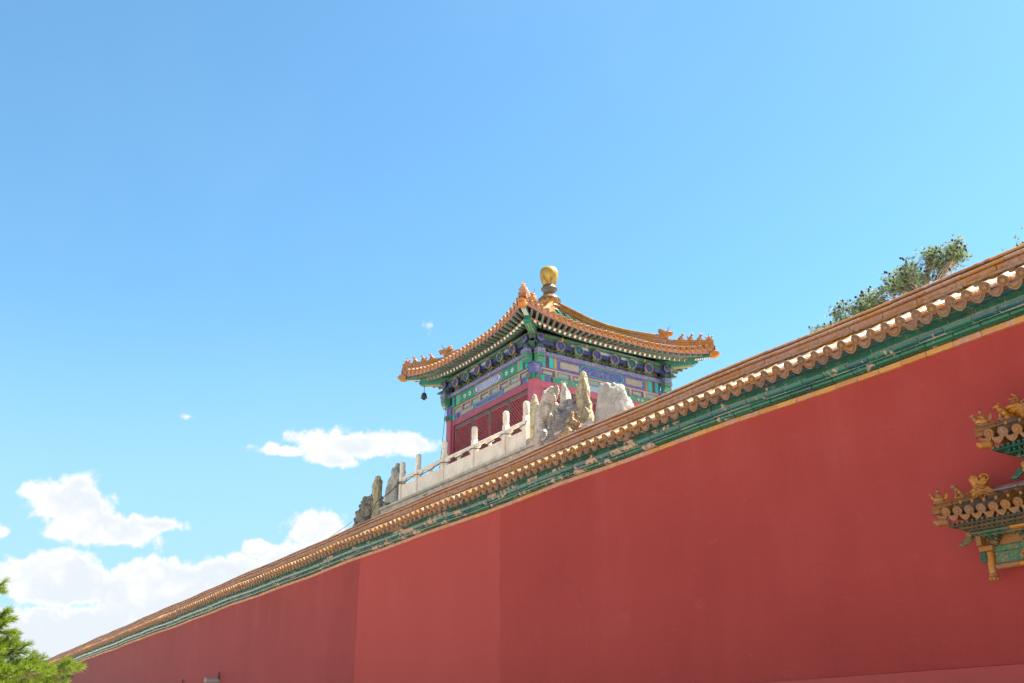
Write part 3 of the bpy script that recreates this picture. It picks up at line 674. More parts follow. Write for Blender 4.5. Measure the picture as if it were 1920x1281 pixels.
def beast(mb, O, f, l, k=1.0, kind=0):
    """a small seated guardian animal, about .26 k tall, looking along f"""
    O, f, l = Vector(O), Vector(f).normalized(), Vector(l).normalized(); z = Vector((0,0,1))
    rot = Matrix((f, l, z)).transposed()
    F = lambda p, q, t=0: O + f*(p*k) + z*(q*k) + l*(t*k)
    B = lambda p, q, t, a, b, c: mb.blob(F(p,q,t), (a*k,b*k,c*k), 10, 7, 0, rot)
    mb.hexa([F(-.10,0,-.05),F(.10,0,-.05),F(.10,0,.05),F(-.10,0,.05),F(-.10,.02,-.05),F(.10,.02,-.05),F(.10,.02,.05),F(-.10,.02,.05)])
    B(-.055,.065,0,.055,.05,.055)
    mb.tube([F(-.05,.08),F(.0,.12),F(.035,.17),F(.05,.205)], [.05*k,.052*k,.043*k,.03*k], 9)
    B(.068,.225,0,.043,.034,.036); B(.108,.215,0,.026,.022,.02)
    for s in (-1,1):
        mb.tube([F(.035,.14,s*.03),F(.06,.075,s*.036),F(.062,.02,s*.036)], [.022*k,.017*k,.016*k], 7); B(.075,.028,s*.036,.022,.016,.012)
        B(-.04,.04,s*.045,.045,.022,.04)
        mb.tube([F(.05,.25,s*.022),F(.035,.285,s*.03)], [.013*k,.003*k], 5)
    if kind == 1: mb.tube([F(-.09,.06),F(-.12,.12),F(-.10,.19),F(-.125,.215)], [.02*k,.024*k,.02*k,.006*k], 7)
    elif kind == 2: mb.tube([F(-.09,.05),F(-.115,.08)], [.02*k,.008*k], 7); mb.tube([F(.045,.20),F(.0,.23),F(-.03,.20)], [.02*k,.018*k,.008*k], 6)
    else: mb.tube([F(-.09,.05),F(-.13,.075),F(-.135,.12)], [.022*k,.02*k,.006*k], 7)
def rider(mb, O, f, l, k=1.0, m_hair=1):
    """an immortal riding a hen at the very end of the ridge"""
    O, f, l = Vector(O), Vector(f).normalized(), Vector(l).normalized(); z = Vector((0,0,1))
    rot = Matrix((f, l, z)).transposed()
    F = lambda p, q, t=0: O + f*(p*k) + z*(q*k) + l*(t*k)
    B = lambda p, q, t, a, b, c, m=0: mb.blob(F(p,q,t), (a*k,b*k,c*k), 10, 7, m, rot)
    mb.hexa([F(-.12,0,-.05),F(.10,0,-.05),F(.10,0,.05),F(-.12,0,.05),F(-.11,.03,-.045),F(.09,.03,-.045),F(.09,.03,.045),F(-.11,.03,.045)])
    B(0,.075,0,.10,.05,.055)
    mb.tube([F(.07,.08),F(.10,.12),F(.105,.155)], [.035*k,.024*k,.02*k], 8); B(.115,.165,0,.026,.02,.02); mb.tube([F(.13,.163),F(.16,.155)], [.011*k,.003*k], 5)
    mb.fat([(-.07,.08),(-.10,.16),(-.14,.20),(-.155,.16),(-.15,.10),(-.11,.06)], .035, lambda p, q, t: F(p, q, t))
    mb.tube([F(-.01,.10),F(-.005,.16),F(0,.19)], [.042*k,.034*k,.02*k], 9); B(.003,.215,0,.024,.022,.027); B(-.003,.237,0,.022,.02,.016,m_hair); mb.tube([F(-.003,.245),F(-.005,.275)], [.010*k,.004*k], 6, m_hair)
    for s in (-1,1): mb.tube([F(0,.165,s*.03),F(.03,.13,s*.04),F(.055,.135,s*.015)], [.014*k,.012*k,.009*k], 6)

# ------------------------------------------------------------------ the pavilion
CX, CY = 19.63, 27.56
def side(k):
    c, s = [(1,0),(0,-1),(-1,0),(0,1)][k]
    def P(u, o, z):
        x, y = u, -o                       # turned clockwise k quarter turns
        return Vector((CX + x*c - y*s, CY + x*s + y*c, z))
    return P
pav = thing('pavilion', 'square pavilion with upturned orange tiled roof, golden ball finial and blue and green painted beams', 'pavilion', (CX, CY, 7.59))
H = 2.675
def eave(u): return 3.80 + .30*min(1, abs(u)/4.1)**3
ZR = [(.2,15.02),(.6,14.60),(.98,14.28),(1.4,13.97),(1.82,13.70),(2.25,13.48),(2.67,13.29),(3.2,13.02),(3.8,12.72),(4.2,12.52)]
def lift(u, o): return .58*(max(0, abs(u)-.9)/3.2)**2*min(1, max(o, abs(u))/4.0)**3
def zroof(u, o): return interp(o, ZR) + lift(u, o)

mb = MB(); mb.box((CX-3.0, CY-3.0, 7.592), (CX+3.0, CY+3.0, 7.64)); mb.build('floor_slab', M['marble_dirty'], pav)
mb = MB(); mb.box((CX-2.55, CY-2.55, 7.645), (CX+2.55, CY+2.55, 12.5)); mb.build('inner_core', M['pane'], pav)

# columns
for sx, sy in ((-1,-1),(-1,1),(1,-1),(1,1)):
    x, y = CX+sx*H, CY+sy*H; h = .16; ch = .028
    oct_ = lambda h: [(x+a, y+b) for a, b in ((-h+ch,-h),(h-ch,-h),(h,-h+ch),(h,h-ch),(h-ch,h),(-h+ch,h),(-h,h-ch),(-h,-h+ch))]
    mb = MB(); mb.grid([[(p[0], p[1], z) for p in oct_(h)] for z in (7.645, 11.02)], 0, False, .5, True)
    c = mb.build('column', M['red_paint'], pav)
    mb = MB()
    mb.grid([[(p[0], p[1], z) for p in oct_(h+.012)] for z in (11.02, 11.21)], 0, False, .5, True)
    mb.grid([[(p[0], p[1], z) for p in oct_(h+.004)] for z in (11.21, 11.60)], 1, False, .5, True)
    if sy < 0: mb.box((x-h+.05, y-h-.012, 11.24), (x+h-.05, y-h-.004, 11.55), 2)
    else: mb.box((x-h+.05, y+h+.004, 11.24), (x+h-.05, y+h+.012, 11.55), 2)
    for ax, d in ((0, sx), (1, sy)):          # the lower beam's ends run past the column
        lo = [x-.07, y-.07, 11.05]; hi = [x+.07, y+.07, 11.19]
        a = (x, y)[ax]; lo[ax], hi[ax] = sorted((a+d*(h+.013), a+d*(h+.14)))
        mb.box(lo, hi, 3)
    mb.build('column_collar', [M['green_plain'], M['blue_scroll'], M['blue_band'], M['rafter']], c)
    mb = MB()
    for ax, d in ((0, sx), (1, sy)):          # carved beam heads
        a = (x, y)[ax]; e = (y, x)[ax]
        def F(p, q, t, ax=ax, a=a, e=e, d=d):
            v = [0, 0, q]; v[ax] = a + d*p; v[1-ax] = e + t; return v
        poly = [(h,11.60),(h+.10,11.56),(h+.24,11.64),(h+.24,11.72),(h+.19,11.735),(h+.24,11.75),(h+.24,11.88),(h,11.88)]
        mb.prism(poly, -.125, .125, F, 0)
        for t in (-.129, .1255):
            for q in (11.66, 11.745, 11.865): mb.prism([(h+.02,q),(h+.235,q),(h+.235,q+.013),(h+.02,q+.013)], t, t+.0035, F, 1)
        for q in (11.655, 11.76, 11.866): mb.prism([(h+.2405,q),(h+.2435,q),(h+.2435,q+.013),(h+.2405,q+.013)], -.125, .125, F, 1)
        for t in (-.125, .112): mb.prism([(h+.2405,11.65),(h+.2430,11.65),(h+.2430,11.88),(h+.2405,11.88)], t, t+.013, F, 1)
        mb.prism([(h+.001,11.882),(h+.27,11.882),(h+.27,12.01),(h+.001,12.01)], -.155, .155, F, 2)
    mb.build('column_head', [M['green_plain'], M['gold'], M['blue_band']], c)

U = 2.51
def rect(u0, u1, z0, z1): return [(u0,z0),(u1,z0),(u1,z1),(u0,z1)]
def cart(u0, u1, z0, z1, b=.12):
    zm = (z0+z1)/2; return [(u0,zm-.05),(u0+b*.5,zm-.07),(u0+b,z0),(u1-b,z0),(u1-b*.5,zm-.07),(u1,zm-.05),(u1,zm+.05),(u1-b*.5,zm+.07),(u1-b,z1),(u0+b,z1),(u0+b*.5,zm+.07),(u0,zm+.05)]
for k in range(4):
    P = side(k)
    def plate(mb, poly, o0, o1, m): mb.prism(poly, o0, o1, lambda p, q, t: P(p, t, q), m)
    def slab(mb, u0, u1, o0, o1, z0, z1, m): mb.hexa([P(u0,o1,z0),P(u1,o1,z0),P(u1,o0,z0),P(u0,o0,z0),P(u0,o1,z1),P(u1,o1,z1),P(u1,o0,z1),P(u0,o0,z1)], m)
    kind = k % 2
    fu = lambda f: (-U + 2*U*f)
    # flat scroll board over the beam
    mb = MB(); slab(mb, -2.83, 2.83, 2.62, 2.90, 11.885, 12.0, 0); slab(mb, -2.83, 2.83, 2.9005, 2.905, 11.884, 11.895, 1)
    mb.build('scroll_board', [M['blue_band'], M['gold']], pav)
    # big painted beam
    mb = MB(); slab(mb, -U, U, 2.55, 2.80, 11.50, 11.88, 0 if kind == 0 else 1)
    o = 2.80
    for f0, f1, m in ((.012,.035,3),(.042,.062,4),(.068,.10,3),(.105,.125,5)):
        for s in (0, 1):
            a, b = (f0, f1) if s == 0 else (1-f1, 1-f0); plate(mb, rect(fu(a), fu(b), 11.505, 11.875), o, o+.003, m)
    if kind == 0:
        for a, b in ((.155,.305),(.70,.845)): plate(mb, rect(fu(a), fu(b), 11.58, 11.80), o, o+.004, 2)
        plate(mb, cart(fu(.315), fu(.685), 11.525, 11.865), o, o+.004, 3); plate(mb, cart(fu(.325), fu(.675), 11.555, 11.835), o+.004, o+.008, 6); plate(mb, cart(fu(.332), fu(.668), 11.57, 11.82), o+.008, o+.011, 0)
    else:
        plate(mb, cart(fu(.31), fu(.69), 11.515, 11.87), o, o+.004, 5); plate(mb, cart(fu(.318), fu(.682), 11.535, 11.85), o+.004, o+.007, 0)
        plate(mb, cart(fu(.335), fu(.665), 11.565, 11.82), o+.007, o+.010, 7)
        a, b = fu(.36), fu(.64); n = 12
        for i in range(n):                   # lozenge lattice of the middle field
            u = a + (b-a)*i/(n-1)
            for d in (-1, 1): mb.bar(P(max(a,min(b,u-d*.11)), o+.0115, 11.58), P(max(a,min(b,u+d*.11)), o+.0115, 11.805), .003, .016, 0, P(0,1,0)-P(0,0,0))
        for c in (.19, .26, .74, .81):       # white flower emblems
            for j in range(5):
                q = 2*math.pi*j/5; mb.blob(P(fu(c)+.06*math.cos(q), o+.003, 11.69+.06*math.sin(q)), (.026,.026,.030), 7, 5, 8)
            mb.blob(P(fu(c), o+.004, 11.69), (.024,.024,.024), 7, 5, 2)
    mb.build('painted_beam', [M['blue_scroll'], M['green_plain'], M['tan_patch'], M['teal_line'], M['shade_and_black'], M['gold'], M['blue_dark'], M['diaper'], M['white_fleck']], pav)
    # frieze of small framed panels
    mb = MB(); slab(mb, -U, U, 2.55, 2.69, 11.24, 11.498, 0)
    slab(mb, -U, U, 2.6905, 2.755, 11.455, 11.4975, 0); slab(mb, -U, U, 2.6905, 2.75, 11.222, 11.240, 0)
    N = 8
    for i in range(N+1):
        u = -U + .02 + (2*U-.04)*i/N; slab(mb, u-.045, u+.045, 2.6905, 2.75, 11.2405, 11.4545, 0)
    for i in range(N):
        u0 = -U + .02 + (2*U-.04)*i/N + .05; u1 = u0 + (2*U-.04)/N - .10; m = 1 + (i+kind) % 2
        plate(mb, rect(u0, u1, 11.243, 11.452), 2.6905, 2.700, m)
        plate(mb, rect(u0+.07, u1-.07, 11.29, 11.41), 2.700, 2.706, 4); plate(mb, rect(u0+.08, u1-.08, 11.30, 11.40), 2.706, 2.710, 3 + 2*((i+kind+1) % 2))
    mb.build('frieze', [M['rail_pink'], M['blue_scroll'], M['teal_line'], M['lilac_panel'], M['gold'], M['sage_panel']], pav)
    # lower beam
    mb = MB(); slab(mb, -U, U, 2.55, 2.77, 11.022, 11.220, 1 if kind == 0 else 0); o = 2.77
    for f0, f1, m in ((.008,.03,3),(.036,.075,0),(.08,.10,4)):
        for s in (0, 1):
            a, b = (f0, f1) if s == 0 else (1-f1, 1-f0); plate(mb, rect(fu(a), fu(b), 11.026, 11.216), o, o+.003, m)
    if kind == 0:
        plate(mb, rect(fu(.37), fu(.63), 11.028, 11.214), o, o+.004, 5)
        for i in range(10):
            u = fu(.38) + (fu(.62)-fu(.38))*i/9
            for d in (-1, 1): mb.bar(P(max(fu(.375),min(fu(.625),u-d*.08)), o+.005, 11.04), P(max(fu(.375),min(fu(.625),u+d*.08)), o+.005, 11.20), .003, .014, 3, P(0,1,0)-P(0,0,0))
        for c in (.17, .20, .29, .33, .70, .735, .81, .845):
            for q in range(4): mb.blob(P(fu(c)+.035*math.cos(q*1.57), o+.003, 11.12+.035*math.sin(q*1.57)), (.018,.018,.020), 7, 5, 6)
    else:
        for a, b in ((.13,.30),(.70,.90)): plate(mb, rect(fu(a), fu(b), 11.06, 11.20), o, o+.004, 2)
        plate(mb, cart(fu(.32), fu(.68), 11.028, 11.214, .08), o, o+.004, 3); plate(mb, cart(fu(.33), fu(.67), 11.05, 11.192, .07), o+.004, o+.008, 0)
    mb.build('lower_beam', [M['blue_scroll'], M['green_scroll'], M['tan_patch'], M['teal_line'], M['shade_and_black'], M['diaper'], M['white_fleck']], pav)
    # lintel and jambs
    mb = MB(); slab(mb, -U, U, 2.55, 2.775, 10.80, 11.0195, 0)
    for s in (-1, 1): slab(mb, min(s*U, s*(U-.12)), max(s*U, s*(U-.12)), 2.55, 2.765, 7.645, 10.799, 0)
    mb.build('door_frame', M['red_frame'] if kind else M['red_paint'], pav)
    # four lattice doors
    W = 2*(U-.12)/4
    for i in range(4):
        a = -(U-.12) + W*i + .012; b = a + W - .024
        mb = MB(); slab(mb, a, b, 2.60, 2.655, 7.66, 10.795, 3)
        slab(mb, a, b, 2.6555, 2.71, 10.70, 10.795, 1)
        for q0, q1 in ((a, a+.055), (b-.055, b)):
            slab(mb, q0, q1, 2.6555, 2.71, 7.66, 9.2, 2); slab(mb, q0, q1, 2.6555, 2.708, 9.201, 9.75, 1); slab(mb, q0, q1, 2.6555, 2.71, 9.751, 10.22, 2); slab(mb, q0, q1, 2.6555, 2.708, 10.221, 10.6995, 1)
        slab(mb, a+.056, b-.056, 2.6555, 2.70, 10.64, 10.6995, 2); slab(mb, a+.056, b-.056, 2.6555, 2.695, 7.66, 8.35, 2)
        l0, l1, z0, z1 = a+.075, b-.075, 8.37, 10.62
        for q in ((l0-.018, l0), (l1, l1+.018)): slab(mb, q[0], q[1], 2.6555, 2.70, z0, z1, 0)
        d = mb.build('lattice_door', [M['lattice'], M['worn_grey'], M['red_frame'], M['pane']], pav)
        mb = MB(); n = Vector(P(0,1,0)-P(0,0,0)); st = .135
        c = l0 + z0
        while c < l1 + z1:                   # falling bars
            p = []
            for u, z in ((l0, c-l0), (l1, c-l1), (c-z0, z0), (c-z1, z1)):
                if l0-1e-6 <= u <= l1+1e-6 and z0-1e-6 <= z <= z1+1e-6: p.append((u, z))
            p = sorted(set((round(u,4), round(z,4)) for u, z in p))
            if len(p) >= 2: mb.bar(P(p[0][0],2.682,p[0][1]), P(p[-1][0],2.682,p[-1][1]), .020, .036, 0, n)
            c += st
        c = l0 - z1
        while c < l1 - z0:                   # rising bars
            p = []
            for u, z in ((l0, l0-c), (l1, l1-c), (c+z0, z0), (c+z1, z1)):
                if l0-1e-6 <= u <= l1+1e-6 and z0-1e-6 <= z <= z1+1e-6: p.append((u, z))
            p = sorted(set((round(u,4), round(z,4)) for u, z in p))
            if len(p) >= 2: mb.bar(P(p[0][0],2.676,p[0][1]), P(p[-1][0],2.676,p[-1][1]), .020, .036, 0, n)
            c += st
        mb.build('lattice', M['lattice'], d)
    # bracket zone: backing board, blue tie beam, purlin
    mb = MB(); slab(mb, -2.70, 2.70, 2.55, 2.70, 12.002, 12.62, 0); mb.build('bracket_board', M['brown_board'], pav)
    mb = MB(); slab(mb, -2.95, 2.95, 2.86, 2.95, 12.235, 12.325, 0); mb.build('tie_beam', M['blue_dark'], pav)
    mb = MB(); slab(mb, -3.0, 3.0, 2.84, 2.925, 12.345, 12.47, 0)
    mb.tube([P(-3.05,2.93,12.54), P(3.05,2.93,12.54)], .075, 12, 0)
    for f in (.30, .52, .72): slab(mb, fu(f)-.35, fu(f)+.35, 2.9255, 2.930, 12.36, 12.46, 2)
    for f in (.15, .35, .85): mb.tube([P(fu(f)-.03,2.93,12.54), P(fu(f)+.03,2.93,12.54)], .080, 12, 3)
    mb.build('purlin', [M['green_deep'], M['green_plain'], M['diaper'], M['gold']], pav)
    # bracket sets with scroll heads
    for j, u in enumerate((-1.875,-1.125,-.375,.375,1.125,1.875)):
        mb = MB(); gb = 1 if j in (1, 4) else 0
        slab(mb, u-.09, u+.09, 2.7005, 2.93, 12.003, 12.09, 2); slab(mb, u-.12, u+.12, 2.7005, 2.96, 12.0905, 12.12, 4)
        cl = [(-.36,12.13),(-.30,12.19),(-.20,12.17),(-.15,12.225),(.15,12.225),(.20,12.17),(.30,12.19),(.36,12.13),(.30,12.07),(.20,12.06),(.12,12.02),(-.12,12.02),(-.20,12.06),(-.30,12.07)]
        plate(mb, [(u+p, q) for p, q in cl], 2.7005, 2.80, 3)
        plate(mb, [(u+p*.86, 12.125+(q-12.125)*.72) for p, q in cl], 2.80, 2.812, 2)
        cl2 = [(-.21,12.26),(-.14,12.31),(.14,12.31),(.21,12.26),(.15,12.2345),(-.15,12.2345)]
        plate(mb, [(u+p, q-.02) for p, q in cl2], 2.7005, 2.855, 3)
        slab(mb, u-.055, u+.055, 2.7005, 3.02, 12.125, 12.235, 2)
        nrm = P(0,1,0)-P(0,0,0); cc = P(u, 2.951, 12.255)
        mb.lathe(cc, [(.155,0),(.17,.01),(.17,.075),(.16,.088),(.02,.088)], 22, gb, nrm)
        mb.lathe(cc, [(.165,.050),(.180,.056),(.181,.092),(.176,.096),(.168,.094),(.162,.07)], 22, 4, nrm)
        sp_ = [P(u + (.02+.115*q/26)*math.cos(q*.50+.6)*(1 if k != 1 else -1), 3.042, 12.255 + (.02+.115*q/26)*math.sin(q*.50+.6)) for q in range(27)]
        mb.tube(sp_, [.013+.006*q/26 for q in range(27)], 6, 5)
        mb.tube([P(u,2.96,12.13), P(u,3.04,12.10), P(u,3.075,12.15)], [.05,.05,.03], 8, 2)
        mb.build('bracket_set', [M['blue_scroll'], M['green_plain'], M['green_deep'], M['brown_board'], M['gold'], M['blue_dark']], pav)
# corner bracket sets
for sx, sy in ((-1,-1),(-1,1),(1,-1),(1,1)):
    d = Vector((sx, sy, 0)).normalized(); l = Vector((-d.y, d.x, 0)); x, y = CX+sx*H, CY+sy*H
    D = lambda s, z, t=0: Vector((CX + sx*s, CY + sy*s, z)) + l*t
    mb = MB()
    mb.hexa([(x-.15,y-.15,12.012),(x+.15,y-.15,12.012),(x+.15,y+.15,12.012),(x-.15,y+.15,12.012),(x-.2,y-.2,12.10),(x+.2,y-.2,12.10),(x+.2,y+.2,12.10),(x-.2,y+.2,12.10)], 0)
    F = lambda p, q, t: D(H+p, q, t)
    mb.prism([(0,12.101),(.20,12.08),(.34,12.13),(.42,12.15),(.34,12.20),(.26,12.26),(0,12.26)], -.08, .08, F, 0)
    mb.prism([(.0,12.2605),(.22,12.2605),(.20,12.36),(.30,12.41),(0,12.41)], -.07, .07, F, 3)
    for ax, s in ((0, sx), (1, sy)):
        v = Vector((s,0,0)) if ax == 0 else Vector((0,s,0)); w = Vector((0,1,0)) if ax == 0 else Vector((1,0,0))
        b = Vector((x, y, 0)); G2 = lambda p, q, t, v=v, w=w, b=b: b + v*p + w*t + Vector((0,0,q))
        mb.prism([(.205,12.03),(.30,12.03),(.38,12.10),(.38,12.16),(.33,12.22),(.205,12.22)], -.09, .09, G2, 0)
        mb.prism([(.16,12.265),(.36,12.265),(.36,12.33),(.16,12.33)], -.05, .05, G2, 1)
        c = G2(.36, 12.40, 0); mb.lathe(c, [(.10,-.05),(.115,-.04),(.115,.03),(.10,.04),(.05,.045)], 16, 1, v)
        mb.lathe(c, [(.10,.02),(.122,.024),(.122,.034),(.113,.036),(.10,.03)], 16, 2, v)
        for t in (-.094, .0905): mb.prism([(.21,12.20),(.33,12.20),(.33,12.213),(.21,12.213)], t, t+.0035, G2, 2)
    mb.build('corner_bracket', [M['green_deep'], M['blue_dark'], M['gold'], M['brown_board']], pav)
    # corner beams and their dragon head
    mb = MB(); mb.bar(D(2.5,12.60), D(3.52,12.645), .20, .27, 0); mb.bar(D(3.521,12.645), D(3.56,12.67), .19, .20, 0)
    for t in (-.1025, .1025):
        for q in (-.11, .075): mb.bar(D(2.7,12.61+q,t), D(3.50,12.645+q,t), .004, .018, 1)
    for q in (-.085, .085): mb.bar(D(2.7,12.61-.1375,q), D(3.50,12.645-.1375,q), .018, .004, 1)
    mb.tube([D(2.8,12.477),D(3.45,12.507)], .012, 6, 1); mb.blob(D(3.46,12.507),(.028,.028,.02),8,6,1)
    mb.bar(D(2.6,12.86), D(3.50,12.845), .17, .15, 0); mb.bar(D(3.50,12.845), D(3.98,12.875), .17, .19, 2, h2=.20)
    for i in range(7): mb.bar(D(3.58+.055*i,12.752+.004*i), D(3.605+.055*i,12.754+.004*i), .15, .012, 3)
    mb.bar(D(3.50,12.80,.0875), D(3.97,12.82,.0875), .004, .05, 0); mb.bar(D(3.50,12.80,-.0875), D(3.97,12.82,-.0875), .004, .05, 0)
    cb = mb.build('corner_beam', [M['green_plain'], M['gold'], M['green_deep'], M['white_fleck']], pav)
    S = .0021
    po = [(1125,730),(1150,712),(1190,705),(1240,710),(1275,715),(1265,735),(1310,740),(1312,752),(1290,768),(1295,795),(1240,835),(1180,842),(1125,830)]
    po = [((p-1125)*S, (772-q)*S) for p, q in po]
    mb = MB(); F = lambda p, q, t: D(3.93 + p/1.4142, 12.885+q, t); mb.fat(po[::-1], .115, F)
    for t in (-.09, .09):
        mb.blob(F(.16,.085,t), (.032,)*3, 8, 6); mb.blob(F(.05,.0,t*1.1), (.05,.05,.06), 8, 6); mb.tube([F(.12,.12,t*.7),F(.03,.15,t),F(-.03,.14,t)], [.022,.018,.006], 6)
    mb.build('dragon_sleeve', M['beast'], cb)

# rafters
ir, mid = [], 15
def rafter_round(k, i):
    P = side(k); ue = .212*i; a = abs(ue); sg = 1 if ue > 0 else -1
    us = ue if a < 1.9 else sg*(1.9 + (a-1.9)*.42)
    oe = 3.30 + .17*min(1, a/3.2)**3; ze = 12.55 + .12*(a/3.2)**2.2
    return P(us, 2.62, ze+.24+.02), P(ue, oe, ze)
def rafter_fly(k, i):
    P = side(k); ue = .240*i; a = abs(ue); sg = 1 if ue > 0 else -1
    us = .205*i
    oe = eave(ue) - .075; ze = 12.585 + lift(ue, oe)*.60
    return P(us, 3.02, ze*.35 + .65*12.66 + .09), P(ue, oe, ze)
def make_round(mb, k, i):
    a, b = rafter_round(k, i); d = (b-a).normalized()
    mb.tube([a, b-d*.012], .047, 8, 0); mb.tube([b-d*.011, b], .0475, 10, 1 if (i % 2) else 2)
def make_fly(mb, k, i):
    a, b = rafter_fly(k, i); mb.bar(a, b, .075, .085, 0, w2=.068, h2=.075)
RM = [M['rafter'], M['rafter_end_pink'], M['rafter_end_green']]
for k in (0, 1):
    for i in range(-15, 16):
        mb = MB(); make_round(mb, k, i); mb.build('rafter', RM, pav)
        if abs(i) < 16: mb = MB(); make_fly(mb, k, i); mb.build('flying_rafter', RM, pav)
mb, m2 = MB(), MB()
for k in (2, 3):
    for i in range(-15, 16): make_round(mb, k, i); make_fly(m2, k, i)
mb.build('rear_rafters', RM, pav, kind='stuff'); m2.build('rear_flying_rafters', RM, pav, kind='stuff')

# boards, soffit and tiled slopes
for k in range(4):
    P = side(k)
    us = [4.0*(-1+2*j/32) for j in range(33)]
    mb = MB(); rows = []
    for u in us:
        e = eave(u); z = 12.585 + lift(u, e)*.60 + .042
        rows.append([P(u*e/3.95,e-.11,z), P(u*e/3.95,e-.045,z-.012), P(u*e/3.95,e-.02,z+.055+lift(u,e)*.36), P(u*e/3.95,e-.11,z+.07+lift(u,e)*.36)])
    mb.grid(rows, 0, False, .5, True)
    rows = []
    for u in us:
        a = abs(u)*.84; oe = 3.30 + .17*min(1, a/3.2)**3; z = 12.55 + .12*(a/3.2)**2.2 + .05
        rows.append([P(u*.84,oe-.08,z), P(u*.84,oe-.005,z), P(u*.84,oe-.005,z+.05), P(u*.84,oe-.08,z+.05)])
    mb.grid(rows, 0, False, .5, True); mb.build('eave_board', M['eave_board'], pav)
    mb = MB(); rows = []
    for j in range(33):
        t = -1+2*j/32; row = []
        for q in range(7):
            s = q/6; hw = 2.55*(1-s) + 3.98*s; u = t*hw; e = eave(t*4.1)-.09; o = 2.55*(1-s) + e*s
            row.append(P(u, o, (1-s)*12.95 + s*(12.64 + lift(t*4.0, e)*.60) + .03*math.sin(math.pi*s)))
        rows.append(row)
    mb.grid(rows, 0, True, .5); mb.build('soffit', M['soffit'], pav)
    mb = MB()
    for z0, m, s0, s1 in ((0, 0, 0, .13), (0, 1, .13, 1.0)):
        rows = []
        for j in range(41):
            t = -1+2*j/40; row = []
            for q in range(13):
                s = s0 + (s1-s0)*q/12; hw = 4.09*(1-s)+.2*s; u = t*hw; o = (eave(t*4.1)-.01)*(1-s)+.2*s
                row.append(P(u, o, zroof(u, o) - .005))
            rows.append(row)
        mb.grid(rows, m, True, .4)
    slope = mb.build('roof_slope', [M['roof_yellow'], M['roof_green']], pav)
    mt, mr, md = MB(), MB(), MB(); st = .249
    for i in range(-16, 17):
        u = i*st; e = eave(u); inner = max(abs(u)+.06, .25)
        if e - inner < .08: inner = e - .08
        n = max(2, int((e-inner)/.33)); pts = [P(u, e + (inner-e)*q/n, zroof(u, e + (inner-e)*q/n) + .045) for q in range(n+1)]
        d = (pts[0]-pts[1]).normalized()
        for a, b, m in zip(pts, pts[1:], [0]+[1]*(n)):
            if (P(0,0,0)-a).xy.length > 3.4: m = 0
            half_tube(mt, a, b, .066, 6, m)
            if n <= 3: mt.m[-6:] = [0]*6
        c = pts[0] + d*.004; rondel(mr, c + Vector((0,0,.006)), d + Vector((0,0,-.10)), .076, 14, 0, None, 1)
        nr = P(0,1,0)-P(0,0,0); uu = P(1,0,0)-P(0,0,0)
        mr.blob(c - d*.10 + Vector((0,0,.065)), (.022,.022,.026), 7, 5)
        if i < 16:
            u2 = u+st/2; e2 = eave(u2); q = P(u2, e2+.012, zroof(u2, e2)+.03)
            drip(md, q, nr + Vector((0,0,-.25)), P(u2+.1, eave(u2+.1), zroof(u2+.1, eave(u2+.1))) - P(u2-.1, eave(u2-.1), zroof(u2-.1, eave(u2-.1))), .225, .145, .016)
    mt.build('tube_tiles', [M['roof_yellow'], M['roof_green']], slope); mr.build('tile_end_discs', [M['roof_yellow'], M['rondel_field']], slope); md.build('drip_tiles', M['roof_yellow'], slope)

# hip ridges with dragon, beasts and rider
RP = [(.13,0),(.13,.20),(.095,.22),(.095,.32),(.128,.35),(.13,.43),(.08,.46),(.08,.68),(.115,.72),(.118,.80),(.07,.82),(.082,.88),(.075,.95),(.04,1.0)]
RP = RP + [(-w, h) for w, h in RP[::-1]]
TOPR = [(.2,15.40),(.98,14.68),(1.4,14.38),(1.82,14.15),(2.3,13.95),(2.67,13.82),(3.0,13.72)]
TOPF = [(2.9,13.60),(3.3,13.53),(3.7,13.47),(4.1,13.44)]
for sx, sy in ((-1,-1),(-1,1),(1,-1),(1,1)):
    d = Vector((sx, sy, 0)).normalized(); l = Vector((-d.y, d.x, 0))
    D = lambda s, z, t=0: Vector((CX + sx*s, CY + sy*s, z)) + l*t
    mb = MB()
    def sweep(s0, s1, top, seg):
        n = max(1, round((s1-s0)/seg))
        for i in range(n):
            a = s0 + (s1-s0)*i/n; b = s0 + (s1-s0)*(i+1)/n - .0012; r = random.random(); rows = []
            for q in (a, (a+b)/2, b):
                zb = zroof(q, q) - .04; h = interp(q, top) - zb; rows.append([D(q, zb+h*hh, w) for w, hh in RP])
            mb.grid(rows, 0, False, r, True)
            for row, fl in ((rows[0], 1), (rows[-1], -1)): mb.add(row, [tuple(range(len(row)))[::fl]], 0, False, r)
    sweep(.2, 2.86, TOPR, .30); sweep(2.87, 4.06, TOPF, .30)
    hip = mb.build('hip_ridge', M['roof_yellow'], pav)
    mb = MB(); dragon(mb, D(2.70, 13.60), d, l, 1.0, .10); dragon_horns(mb, D(2.70, 13.60), d, l, 1.0, .006, 1); mb.build('ridge_dragon', [M['beast'], M['rust']], hip)
    for j, s in enumerate((3.27, 3.50, 3.73)):
        mb = MB(); beast(mb, D(s, interp(s, TOPF)-.01), d, l, .98, j); mb.build('ridge_beast', M['beast'], hip)
    mb = MB(); rider(mb, D(3.96, interp(3.96, TOPF)-.01), d, l, .92); mb.build('ridge_rider', [M['beast'], M['shade_and_black']], hip)

